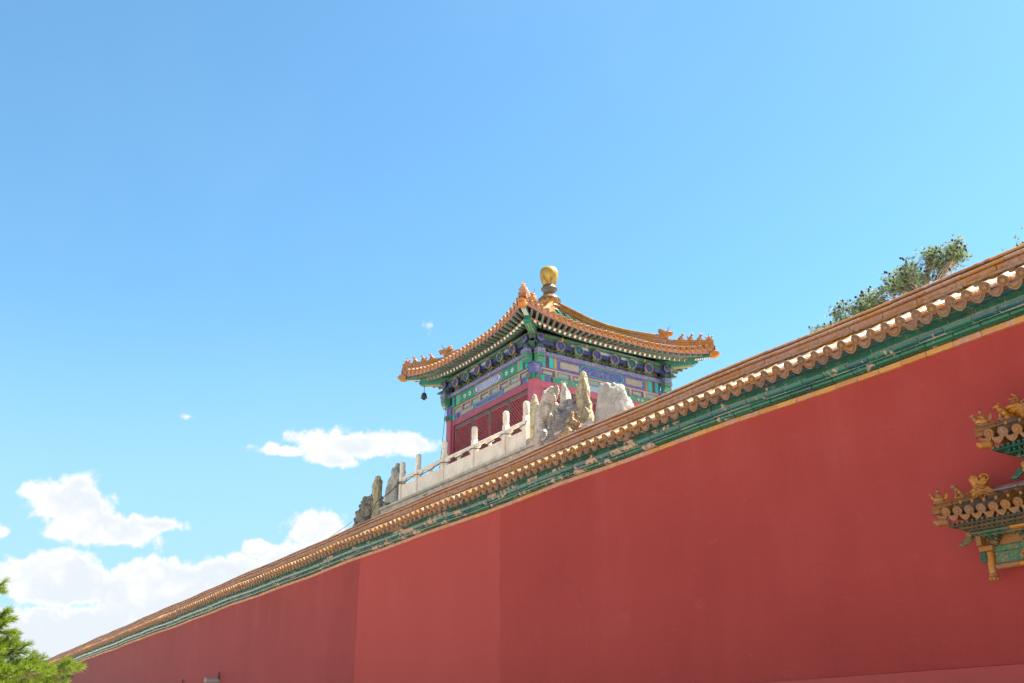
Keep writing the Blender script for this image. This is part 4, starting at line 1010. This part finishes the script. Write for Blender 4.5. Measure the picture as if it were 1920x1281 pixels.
# finial
fx, fy = CX-.09, CY+.09
mb = MB(); mb.lathe((fx,fy,0), [(.36,14.75),(.36,15.0),(.40,15.02),(.41,15.06),(.37,15.09),(.37,15.17),(.39,15.18),(.41,15.22),(.38,15.25),(.37,15.33),(.39,15.36),(.41,15.42),(.41,15.52),(.385,15.60),(.32,15.67),(.25,15.705)], 28)
fin = mb.build('finial', M['roof_yellow'], pav)
mb = MB()
for i in range(12):                          # lappets round the shoulder
    a = 2*math.pi*i/12; c, s = math.cos(a), math.sin(a)
    F = lambda p, q, t: Vector((fx + c*(.405+t) - s*p, fy + s*(.405+t) + c*p, q))
    mb.prism([(-.085,15.50),(-.03,15.46),(0,15.40),(.03,15.46),(.085,15.50),(.085,15.54),(.05,15.56),(.02,15.52),(-.02,15.52),(-.05,15.56),(-.085,15.54)], -.01, .018, F)
mb.build('lappet_band', M['black_bronze'], fin)
mb = MB(); mb.lathe((fx,fy,0), [(.24,15.70),(.245,15.74),(.225,15.78),(.225,15.88),(.26,15.93),(.31,15.97),(.315,16.01),(.28,16.05),(.245,16.08),(.25,16.12)], 28); mb.build('finial_neck', M['black_bronze'], fin)
mb = MB(); mb.lathe((fx,fy,0), [(.215,16.10),(.25,16.19),(.292,16.31),(.325,16.42),(.346,16.53),(.352,16.61),(.346,16.70),(.322,16.785),(.272,16.85),(.19,16.888),(.10,16.90),(.0,16.903)], 40); mb.build('finial_ball', M['bronze_gold'], fin)

# hung and fixed small things
bell = thing('wind_bell', 'dark bronze wind bell hanging from the left corner beam of the pavilion', 'bell', (CX-3.45, CY+3.45, 12.5))
bx, by = CX-3.45, CY+3.45
mb = MB(); mb.lathe((bx,by,0), [(.02,12.25),(.05,12.24),(.085,12.20),(.105,12.12),(.118,12.06),(.128,12.03),(.120,12.03),(.09,12.08)], 16); mb.build('bell_body', M['bell'], bell)
mb = MB(); mb.tube([(bx,by,12.24),(bx,by,12.52)], .012, 6); mb.build('hook', M['bell'], bell)
mb = MB(); mb.tube([(bx,by,12.1),(bx,by,12.0)], .008, 6); mb.blob((bx,by,11.985), (.055,.055,.035), 10, 6); mb.build('clapper', M['bell'], bell)
mb = MB(); mb.bar((16.66,30.44,11.90),(16.72,30.30,11.52), .17, .15, 0, (1,0,0)); mb.bar((16.70,30.38,11.70),(16.86,30.30,11.72), .04, .04, 0)
tag(mb.build('junction_box', M['grey_metal']), 'small grey box fixed at the left corner column under the pavilion eave', 'box')
wire('drop_wire', [(16.70,30.28,11.53),(16.62,30.26,10.6),(16.55,30.30,9.4),(16.3,30.3,8.6)], .009, 'thin wire dropping from the grey box at the left corner of the pavilion', 'wire')

# ------------------------------------------------------------------ glazed tile gate hood on the wall
gate = thing('glazed_gate_hood', 'two tiered glazed tile gate roof projecting from the red wall, with green and orange brackets', 'gate', (10.9, 3.6, 1.8))
GY = 3.6
CHIM = [(.36,.0),(.37,.05),(.33,.09),(.36,.13),(.33,.17),(.29,.19),(.31,.25),(.335,.33),(.30,.39),(.25,.40),(.235,.34),(.20,.30),(.185,.36),(.14,.405),(.08,.40),(.04,.35),(.045,.28),(.09,.23),(.05,.17),(-.02,.11),(-.10,.075),(-.10,0)]
def chimera(mb, O, f, l, k):
    """an upright dragon with a coiled tail, biting the ridge"""
    O, f, l = Vector(O), Vector(f).normalized(), Vector(l).normalized()
    F = lambda p, q, t: O + f*(p*k) + Vector((0,0,q*k)) + l*(t*k)
    mb.fat(CHIM, .095, F)
    for s in (-1, 1):
        t = s*.10
        mb.tube([F(.115+(.075-.005*q)*math.cos(q*.6), .325+(.075-.005*q)*math.sin(q*.6), t) for q in range(14)], [.022*k-.0008*q for q in range(14)], 7)
        mb.blob(F(.115,.325,t), (.022*k,)*3, 7, 5)
        mb.tube([F(-.08,.03,t),F(.02,.07,t*1.1),F(.10,.04,t*1.15),F(.17,.09,t*1.1),F(.24,.05,t)], [.018*k,.028*k,.03*k,.028*k,.016*k], 7)
        mb.tube([F(.10,.22,t*.9),F(.18,.17,t*1.1),F(.26,.21,t),F(.30,.15,t*.9)], [.02*k,.028*k,.026*k,.016*k], 7)
        mb.blob(F(.285,.15,t*.95), (.024*k,)*3, 8, 6); mb.blob(F(.33,.105,t*.6), (.03*k,.03*k,.022*k), 8, 6)
        for q in range(6): mb.blob(F(.0+.055*q,.015+.022*(q%2),t*1.0), (.026*k,)*3, 7, 5)
        for q in range(4): mb.blob(F(.28-.008*q,.36-.03*q,t*.6), (.03*k,.02*k,.014*k), 7, 5)
def tier(name, half, ex, ez, wx, wz, top, sp, rr, dragon_k, figs, soffit, weiji):
    """half: half length at the eave corner; (ex, ez) eave; (wx, wz) upper edge of the slope; weiji: ridge along the wall"""
    dep = wx - ex
    zf = lambda x, u: ez + (wz-ez)*(x-ex)/dep + .07*max(0, (abs(u)-(half-1.0)))**2*(1-(x-ex)/dep)
    mb = MB(); rows = []
    for j in range(41):
        u = half*(-1+2*j/40); row = []
        for q in range(5):
            x = ex + dep*q/4; uu = u*(1 - (x-ex)/half*1.0*min(1, 1)); row.append((x, GY+uu, zf(x, uu)-.02))
        rows.append(row)
    mb.grid(rows, 0, True, .4)
    for s in (-1, 1):                       # short end slopes
        rows = []
        for q in range(5):
            x = ex + dep*q/4; y = GY + s*(half-(x-ex)); rows.append([(x, y, zf(x, half)-.02), (11.03, y + s*0, zf(x, half)-.02)])
        mb.grid(rows, 0, True, .4)
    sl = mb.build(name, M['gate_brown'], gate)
    mt, mr, md, mk = MB(), MB(), MB(), MB()
    n = int((half-.10)/sp); d = Vector((-dep, 0, -(wz-ez))).normalized()
    for i in range(-n, n+1):
        u = i*sp; lim = min(dep, max(.12, half-abs(u)))
        y = GY+u; a = Vector((ex-.01, y, zf(ex,u)+.02)); b = Vector((ex+lim, y, zf(ex+lim,u)+.02)); r = random.random()
        half_tube(mt, a, b, rr*.93, 7, 0, r); rondel(mr, a + d*.004, d, rr, 18, 0, r)
        mk.blob(a - d*.10 + Vector((0,0,rr+.014)), (.020,.020,.024), 8, 6); mk.lathe(a - d*.10 + Vector((0,0,rr*.8)), [(.018,0),(.018,.02),(.012,.03)], 8)
        if i < n: drip(md, (ex+.018, y+sp/2, zf(ex,u+sp/2)+.004), (-1,0,-.15), (0,1,0), sp*.90, sp*.62, .016, 0, None, 14)
    for s in (-1, 1): drip(md, (ex+.012, GY+s*(half-.06), zf(ex,half-.06)+.004), (-1,0,-.1), (0,1,0), sp*.90, sp*.6, .016, 0, None, 14)
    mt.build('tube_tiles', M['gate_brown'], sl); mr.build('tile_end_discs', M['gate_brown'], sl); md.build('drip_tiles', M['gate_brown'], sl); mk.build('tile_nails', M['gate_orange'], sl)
    # ridge along the wall
    hw = half - (wx-ex)
    mb = MB(); y = -hw-.05
    while y < hw:
        l = min(.42, hw+.05-y)
        pr = [(wx-.05,wz-.03),(wx-.05,wz+.02),(wx-.02,wz+.03),(wx-.02,wz+.065),(wx-.06,wz+.075),(wx-.065,wz+.10),(wx-.02,wz+.115),(wx,wz+weiji),(wx+.07,wz+weiji+.02),(11.02,wz+weiji),(11.02,wz-.03)]
        pY2(mb, pr, GY+y, GY+y+l-.006); y += l
    mb.build('wall_ridge', M['gate_ridge'], gate)
    for s in (-1, 1):
        A = Vector((ex-.03, GY+s*(half+.03), zf(ex, half)+.045)); Bp = Vector((wx-.02, GY+s*hw, wz+.05)); dr = (A-Bp); dr.z = 0; dr.normalize(); lt = Vector((-dr.y, dr.x, 0))
        mb = MB(); L = [A.lerp(Bp, t) for t in (0, .33, .66, 1)]
        prof = [(.04,-.06),(.04,-.012),(.058,-.006),(.058,.012),(.04,.018),(.04,.030),(.054,.036),(.044,.052),(0,.058)]
        prof = prof + [(-w, h) for w, h in prof[-2::-1]]
        for a, b in zip(L, L[1:]):
            r = random.random(); b = b + (a-b).normalized()*.006
            rows = [[p + lt*w + Vector((0,0,h)) for w, h in prof] for p in (a, b)]
            mb.grid(rows, 0, False, r, True); mb.add(rows[0], [tuple(range(len(prof)))], 0, False, r); mb.add(rows[1], [tuple(range(len(prof)))[::-1]], 0, False, r)
        hp = mb.build('hip_ridge', M['gate_brown'], gate)
        z1 = Vector((0,0,.050))
        mb = MB(); rider(mb, A.lerp(Bp, .13)+z1, dr, lt, figs[0]); mb.build('ridge_rider', [M['gate_orange'], M['shade_and_black']], hp)
        mb = MB(); beast(mb, A.lerp(Bp, .48)+z1, dr, lt, figs[1], 0); mb.build('ridge_beast', M['gate_orange'], hp)
        mb = MB(); O = Bp + dr*(-.04) + Vector((0,0,-.05)); k = dragon_k
        if soffit: dragon(mb, O, dr, lt, k, .14)
        else: chimera(mb, O, dr, lt, .74)
        F = lambda p, q, t: O + dr*(p*k) + Vector((0,0,q*k)) + lt*(t*k)
        for t in ((-.14, .14) if soffit else ()):   # curled mane and tail roll
            mb.tube([F(.10+.10*math.cos(q*.5)*(1-q/16), .36+.10*math.sin(q*.5)*(1-q/16), t*.7) for q in range(14)], .030*k, 7)
            mb.tube([F(.0,.05,t), F(.12,.10,t*1.2), F(.24,.06,t*1.1), F(.33,.12,t)], [.02*k,.035*k,.035*k,.02*k], 7)
            for q in range(5): mb.blob(F(.05+.06*q,.02+.02*(q%2),t*1.05), (.035*k,)*3, 7, 5)
        if soffit: dragon_horns(mb, O, dr, lt, k, .011)
        mb.build('ridge_dragon', M['gate_orange'], hp)
        mb = MB(); hd = Vector((ex+.02, GY+s*(half-.02), zf(ex,half)-.115)); F = lambda p, q, t: hd + dr*p + Vector((0,0,q)) + lt*t
        mb.fat([(-.10,-.03),(-.10,.035),(-.02,.04),(.03,.05),(.05,.03),(.085,.035),(.08,.0),(.05,-.03)], .05, F); mb.build('dragon_sleeve', M['gate_orange'], gate)
    # underside: eave boards and two rows of rafter ends, drawn in along the corner
    mb = MB(); x = ex
    for q, (dx, dz, m) in enumerate(((.05,-.085,1),(.15,-.125,1),(.24,-.165,1)) if soffit else ((.05,-.07,1),(.13,-.095,1),(.21,-.12,1))):
        hl = half-.06-dx*.8
        mb.box((ex+dx, GY-hl, ez+dz-.030), (11.0-.002*q, GY+hl, ez+dz-.004*q), m)
        nn = int(hl/.062)
        for i in range(-nn, nn+1): mb.box((ex+dx-.035, GY+i*.062-.017, ez+dz-.016), (ex+dx-.0005, GY+i*.062+.014, ez+dz+.012), 0)
        for i in range(int(.5/.062)):
            for s in (-1, 1): mb.box((ex+dx+.03+i*.062, min(GY+s*(hl+.0005), GY+s*(hl+.035)), ez+dz-.018), (ex+dx+.064+i*.062, max(GY+s*(hl+.0005), GY+s*(hl+.035)), ez+dz+.016), 0)
    mb.build('eave_underside', [M['gate_green'], M['gate_green']] if soffit else [M['gate_soffit'], M['gate_soffit']], gate)

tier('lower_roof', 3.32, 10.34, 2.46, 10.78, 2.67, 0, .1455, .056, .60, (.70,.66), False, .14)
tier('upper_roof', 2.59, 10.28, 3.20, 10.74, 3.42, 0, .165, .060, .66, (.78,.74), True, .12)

# purlin, brackets, beam and hanging columns of the lower tier
hc = 3.04
def segY(mb, prof, y0, y1, L, mats):
    y = y0; i = 0
    while y < y1-.01:
        l = min(L*random.uniform(.9,1.1), y1-y); pY2(mb, prof, y, y+l-.004, mats[i % len(mats)]); y += l; i += 1
mb = MB(); oc = [(10.66+.045*math.cos(a), 2.305+.032*math.sin(a)) for a in [2*math.pi*k/12 for k in range(12)]]
segY(mb, oc, GY-hc-.14, GY+hc+.14, .36, [0, 1, 1]); mb.build('purlin', [M['gate_orange'], M['gate_green']], gate)
mb = MB(); segY(mb, [(10.66,2.250),(10.66,2.272),(10.76,2.272),(10.76,2.250)], GY-hc-.10, GY+hc+.10, .5, [0]); mb.build('tie_beam', M['gate_green'], gate)
mb = MB(); mb.box((10.80,GY-hc-.05,2.151),(11.01,GY+hc+.05,2.33)); mb.build('bracket_board', M['gate_brown'], gate)
n = 17
for i in range(n):
    y = GY - hc + .1 + (2*hc-.2)*i/(n-1); mb = MB()
    for (z, w, d0) in ((2.156,.035,.03),(2.190,.065,.06),(2.222,.095,.09)):
        mb.hexa([(10.80-d0,y-w*.6,z),(10.799,y-w*.6,z),(10.799,y+w*.6,z),(10.80-d0,y+w*.6,z),(10.80-d0-.02,y-w,z+.02),(10.799,y-w,z+.02),(10.799,y+w,z+.02),(10.80-d0-.02,y+w,z+.02)], 0)
        for s in (-1, 0, 1): mb.box((10.80-d0-.03,y+s*w*.8-.014,z+.0205),(10.80-d0+.02,y+s*w*.8+.014,z+.0325), 1)
    mb.hexa([(10.65,y-.012,2.225),(10.75,y-.012,2.20),(10.75,y+.012,2.20),(10.65,y+.012,2.225),(10.65,y-.012,2.236),(10.75,y-.012,2.245),(10.75,y+.012,2.245),(10.65,y+.012,2.236)], 0)
    mb.build('bracket_set', [M['gate_green'], M['gate_brown']], gate)
mb = MB(); pY2(mb, [(10.775,2.085),(10.775,2.145),(10.785,2.15),(11.01,2.15),(11.01,2.085)], GY-hc+.05, GY+hc-.05)
mb2 = MB(); pY2(mb, [(10.80,1.960),(10.80,2.084),(11.01,2.084),(11.01,1.960)], GY-hc+.055, GY+hc-.055, 1)
for s in (-1, 1):
    for c in (2.62, 1.75, .88, 0):
        y = GY + s*c
        for j in range(8):
            a = 2*math.pi*j/8; mb.blob((10.797, y+.045*math.cos(a), 2.022+.036*math.sin(a)), (.010,.020,.017), 7, 5, 2)
        mb.blob((10.795, y, 2.022), (.014,.022,.02), 8, 5, 2)
        if c < 2.6: continue
        mb.prism([(y-s*.17-.08,1.975),(y-s*.17+.08,1.975),(y-s*.17+.08,2.068),(y-s*.17-.08,2.068)], 10.7995, 10.794, lambda p, q, t: (t, p, q), 3)
mb.build('painted_beam', [M['gate_panel'], M['gate_panel'], M['gate_orange'], M['gate_green']], gate)
mb = MB(); oc = [(10.80+.036*math.cos(a), 1.924+.034*math.sin(a)) for a in [2*math.pi*k/12 for k in range(12)]]
segY(mb, oc, GY-hc+.05, GY+hc-.05, .40, [0]); mb.build('lower_rod', M['gate_orange'], gate)
for s in (-1, 1):
    y = GY + s*hc; mb = MB()
    mb.lathe((10.79,y,0), [(.042,1.845),(.044,1.86),(.046,2.09),(.044,2.098)], 14, 0)
    mb.lathe((10.79,y,0), [(.044,1.844),(.052,1.836),(.047,1.826)], 14, 0)
    c = mb.build('hanging_column', M['gate_orange'], gate)
    mb = MB(); mb.lathe((10.79,y,0), [(.0,1.765),(.026,1.767),(.046,1.780),(.052,1.80),(.044,1.826)], 14)
    for j in range(8):
        a = 2*math.pi*j/8; mb.blob((10.79+.042*math.cos(a), y+.042*math.sin(a), 1.795), (.017,.017,.024), 6, 5)
    mb.build('lotus_bud', M['gate_orange'], c)
    mb = MB(); mb.box((10.72,y-.085,2.10),(10.86,y+.085,2.155),0); mb.box((10.735,y+s*.052-.03,1.98),(10.845,y+s*.052+.03,2.099),1)
    for q in (1.995,2.03,2.065): mb.box((10.725,y+s*.052-.036,q),(10.8549,y+s*.052+.036,q+.02),1)
    mb.build('column_head', [M['gate_brown'], M['gate_green']], c)
    mb = MB(); mb.fat([(0,0),(.10,-.05),(.16,-.04),(.12,.0),(.06,.05),(0,.07)], .022, lambda p, q, t: Vector((10.66-p*.3, y+s*(.10+p), 2.22+q)) + Vector((t,0,0))); mb.build('beam_tail', M['gate_green'], gate)
    mb = MB(); mb.lathe((10.64, y+s*.12, 2.305), [(.042,-.03),(.042,.03),(.025,.034)], 14, 0, (-.3, s, 0)); mb.box((10.64,y+s*.02-.03,2.156),(10.74,y+s*.02+.03,2.26)); mb.build('purlin_end', M['gate_brown'], gate)
# body of the upper tier
mb = MB(); mb.box((10.82,GY-2.36,2.74),(11.01,GY+2.36,3.06)); mb.build('upper_bracket_board', M['gate_brown'], gate)
for i in range(13):
    y = GY - 2.26 + 4.52*i/12; mb = MB()
    for (z, w, d0) in ((2.80,.04,.03),(2.85,.075,.08),(2.91,.11,.13)):
        mb.hexa([(10.82-d0,y-w*.6,z),(10.819,y-w*.6,z),(10.819,y+w*.6,z),(10.82-d0,y+w*.6,z),(10.82-d0-.02,y-w,z+.035),(10.819,y-w,z+.035),(10.819,y+w,z+.035),(10.82-d0-.02,y+w,z+.035)], 0)
        for s in (-1, 0, 1): mb.box((10.82-d0-.03,y+s*w*.8-.018,z+.0355),(10.82-d0+.02,y+s*w*.8+.018,z+.058), 1)
    mb.build('bracket_set', [M['gate_green'], M['gate_orange']], gate)
for s in (-1, 1):
    y = GY + s*2.38
    mb = MB(); mb.fat([(0,0),(.08,-.06),(.15,-.055),(.10,.0),(.05,.05),(0,.08)], .022, lambda p, q, t: Vector((10.66-p*.3, y+s*p, 2.86+q)) + Vector((t,0,0))); mb.build('beam_tail', M['gate_green'], gate)
    mb = MB(); mb.lathe((10.68, y-s*.03, 0), [(.03,2.86),(.055,2.88),(.05,2.92),(.06,2.96),(.04,3.0)], 10); mb.build('hanging_knob', M['gate_orange'], gate)

# ------------------------------------------------------------------ pines
def tuft(mb, c, d, n, L, w, spread=.9, m=0, r=None):
    """a brush of needles round direction d"""
    d = Vector(d).normalized()
    for i in range(n):
        q = Vector((random.gauss(0,1), random.gauss(0,1), random.gauss(0,1))).normalized()*spread
        e = (d + q); 
        if e.length < .1: continue
        e = e.normalized()*L*random.uniform(.65, 1.1); s = e.cross(Vector((random.gauss(0,1), random.gauss(0,1), random.gauss(0,1))))
        if s.length < 1e-6: continue
        s = s.normalized()*w; b = c + e*.04
        mb.add([b-s*.6, b+s*.6, b+e*.6+s*.5 - Vector((0,0,.04*L)), b+e - Vector((0,0,.12*L))], [(0,1,2,3)], m, False, r)
def limb(mb, a, b, r0, r1, n=6, wob=.08, sag_=0.0):
    a, b = Vector(a), Vector(b); L = (b-a).length; pts = []
    for i in range(n+1):
        t = i/n; p = a.lerp(b, t) + Vector((random.uniform(-1,1), random.uniform(-1,1), random.uniform(-1,1)))*wob*L*math.sin(math.pi*t)
        p.z += sag_*L*math.sin(math.pi*t); pts.append(p)
    mb.tube(pts, [r0+(r1-r0)*i/n for i in range(n+1)], 7); return pts

# far pine behind the wall: pale limbs, open dusty crown, dark cones
def far_pine(name, label, root, lobes, cones, seed, nt=1.0):
    random.seed(seed); t = thing(name, label, 'pine tree', (root[0], root[1], -1.6))
    mt, mc, mk = MB(), MB(), MB()
    top = Vector((root[0]-.2, root[1]+.1, root[2]))
    tr = limb(mt, (root[0], root[1], -1.6), top, .17, .06, 12, .015)
    for (cx, cy, cz, rx, ry, rz, n) in lobes:
        c = Vector((cx, cy, cz)); st = min(tr, key=lambda p: (p-c).length + .8*max(0, p.z-(c.z-1.2)))
        m = limb(mt, st, c + Vector((0,0,-rz*.3)), .045, .018, 7, .07, -.02)
        for i in range(int(n*nt)):
            a, e = random.uniform(0, 6.283), math.acos(random.uniform(-.7, 1)); rr = random.uniform(.45, 1.0)**.6
            p = c + Vector((rx*math.sin(e)*math.cos(a), ry*math.sin(e)*math.sin(a), rz*math.cos(e)))*rr*(1+.25*mn.noise(Vector((a, e, seed))*2))
            b = random.choice(m[2:]); pts = limb(mt, b, p, .024, .006, 4, .10)
            up = (p-b).normalized()*.6 + Vector((0,0,.7))
            for k in range(random.randint(5, 8)):
                q = p + Vector((random.gauss(0,.13), random.gauss(0,.13), random.gauss(0,.10)))
                tuft(mc, q, up, 12, .15, .014, .85, 0, min(1, max(0, .5 + .25*random.gauss(0,1))))
            for k in range(3): q = pts[3] + Vector((random.gauss(0,.07), random.gauss(0,.07), random.gauss(0,.07))); tuft(mc, q, up, 9, .12, .012, .9)
            if random.random() < cones:
                for k in range(random.randint(1, 4)):
                    q = p + Vector((random.gauss(0,.15), random.gauss(0,.15), random.uniform(.02,.20))); mk.blob(q, (.036,.036,.050), 6, 5, 0, None, .2)
    mt.build('trunk', M['bark_pale'], t); mc.build('crown', M['needle_far'], t); mk.build('cones', M['cone'], t, kind='stuff')
    return t
def L(y, z, ry, rz, n, x=26.0, rx=None): return (x, y, z, rx or ry*.8, ry, rz, n)
far_pine('pine_tree', 'pine with pale limbs and dark cones rising above the wall ridge at the right', (26.2, 16.6, 13.0),
  [L(15.25,13.95,.36,.42,15), L(15.75,13.95,.40,.40,15,26.3), L(16.25,14.05,.36,.46,15), L(16.8,13.75,.34,.46,13,25.7), L(17.3,13.75,.36,.42,13), L(17.75,13.95,.26,.34,10,26.2), L(16.95,13.5,.45,.45,16,26.1), L(18.35,13.50,.42,.42,16), L(18.95,13.58,.44,.46,18,26.3), L(19.6,13.45,.42,.44,17), L(20.25,13.25,.40,.42,15,26.2), L(20.85,13.08,.32,.38,12), L(16.2,13.2,.7,.36,9), L(18.6,12.9,.9,.4,12)], .5, 21, 1.4)
far_pine('small_pine_tree', 'small green pine tip showing over the wall ridge left of the pine with pale limbs', (26.0, 21.6, 12.2), [L(21.75,13.05,.22,.24,9), L(22.1,12.8,.3,.28,8)], .35, 33)
far_pine('coned_pine_tree', 'pine whose coned top twigs just clear the ridge at the right edge of the photo', (26.0, 13.0, 12.6), [L(13.75,13.0,.30,.30,9), L(13.2,13.05,.40,.42,12), L(12.4,13.1,.6,.6,14)], 1.0, 45)

# near pine at the lower left: bright long needles in brushes along the twigs
def near_pine():
    random.seed(5); t = thing('pine_tree', 'bright yellow green pine reaching in from the lower left corner of the photo', 'pine tree', (.2, 11.6, -1.6))
    mt, mc = MB(), MB()
    tr = limb(mt, (.2,11.6,-1.6), (.35,11.2,2.6), .12, .035, 12, .02)
    def brush(a, b, k=1.0, den=1.0):
        """a leafy twig from a to b, needles all along it"""
        pts = limb(mt, a, b, .010, .004, 4, .05); Lg = (Vector(b)-Vector(a)).length; n = max(3, int(Lg/.022*den))
        d = (Vector(b)-Vector(a)).normalized()
        for i in range(n):
            q = (i+.5)/n; x = q*4; j = min(3, int(x)); p = pts[j].lerp(pts[j+1], x-j)
            if q > .25: tuft(mc, p, d + Vector((0,0,.25)), 20, .078*k, .0026, .95, 0, min(1, max(0, .35+.5*q + random.gauss(0,.15))))
        tuft(mc, Vector(b), d + Vector((0,0,.3)), 40, .08*k, .0026, .7, 0, .85)
    def bough(a, b, nt, tw, r0=.03, up=.35, spread=.9):
        pts = limb(mt, a, b, r0, .010, 8, .04, -.03); d = (Vector(b)-Vector(a)).normalized(); sd = d.cross(Vector((0,0,1))).normalized()
        for i in range(nt):
            q = .15 + .85*(i+random.random()*.6)/nt; q = min(q, .999); x = q*8; j = min(7, int(x)); p = pts[j].lerp(pts[j+1], x-j)
            e = (d*random.uniform(.5,1) + sd*random.uniform(-1,1)*spread + Vector((0,0,random.uniform(-.15,1)*up*2))).normalized()
            brush(p, p + e*tw*random.uniform(.6,1.15)*(1.1-.35*q))
        brush(pts[-2], pts[-1] + d*tw*.5)
    r = Vector((.8397,-.543,0))               # to the right as seen from the path
    B = Vector((1.27, 10.85, .66))
    def rel(a, b, c): return B + r*a + Vector((0,0,b)) + Vector((.5,.83,0))*c
    S0 = Vector((.3, 11.35, .3))
    bough(S0, rel(.66,.04,0), 52, .20); bough(S0+Vector((0,0,.15)), rel(.50,-.01,-.25), 52, .22); bough(S0, rel(.35,-.10,.25), 48, .22)
    bough(S0+Vector((0,0,.2)), rel(.30,.07,.0), 46, .22); bough(S0+Vector((0,0,-.2)), rel(.55,-.14,.1), 46, .20); bough(S0+Vector((0,0,-.1)), rel(.15,-.12,-.3), 46, .22)
    bough(S0+Vector((0,0,.1)), rel(.42,.02,.3), 46, .20); bough(S0+Vector((0,0,0)), rel(.20,-.02,.0), 46, .22); bough(S0+Vector((0,0,.3)), rel(.02,.05,-.2), 46, .22)
    bough(S0+Vector((0,0,.5)), rel(.08,.20,.1), 44, .20, .025, .5); bough(S0+Vector((0,0,.6)), rel(-.02,.28,.2), 40, .20, .025, .5); bough(S0+Vector((0,0,.8)), rel(-.05,.38,0), 38, .19, .025, .5); bough(S0+Vector((0,0,.95)), rel(-.08,.52,.1), 36, .16, .022, .5)
    bough(S0+Vector((0,0,1.2)), rel(-.17,.76,0), 24, .14, .02, .5); bough(S0+Vector((0,0,.4)), rel(.12,.10,.3), 42, .22); bough(S0+Vector((0,0,.3)), rel(-.05,.15,-.3), 44, .22)
    limb(mt, tr[-1], (.38,11.15,3.7), .034, .010, 6, .03)
    for i in range(60):                      # the rest of the young tree, to the left of the picture
        z = -.5 + 4.0*i/59; q = max(0, (3.9-z)/4.4)
        a = random.uniform(1.3, 3.9) if z < 1.9 else random.uniform(0, 6.28)
        Lh = (.35 + .75*q)*random.uniform(.7, 1.1) if z < 1.9 else .16 + .50*q
        p = Vector((.3, 11.25, z)); bough(p, p + Vector((math.cos(a), math.sin(a), .3))*Lh, 15, .18, .016)
    mt.build('trunk', M['bark'], t); mc.build('crown', M['needle_near'], t)
near_pine()
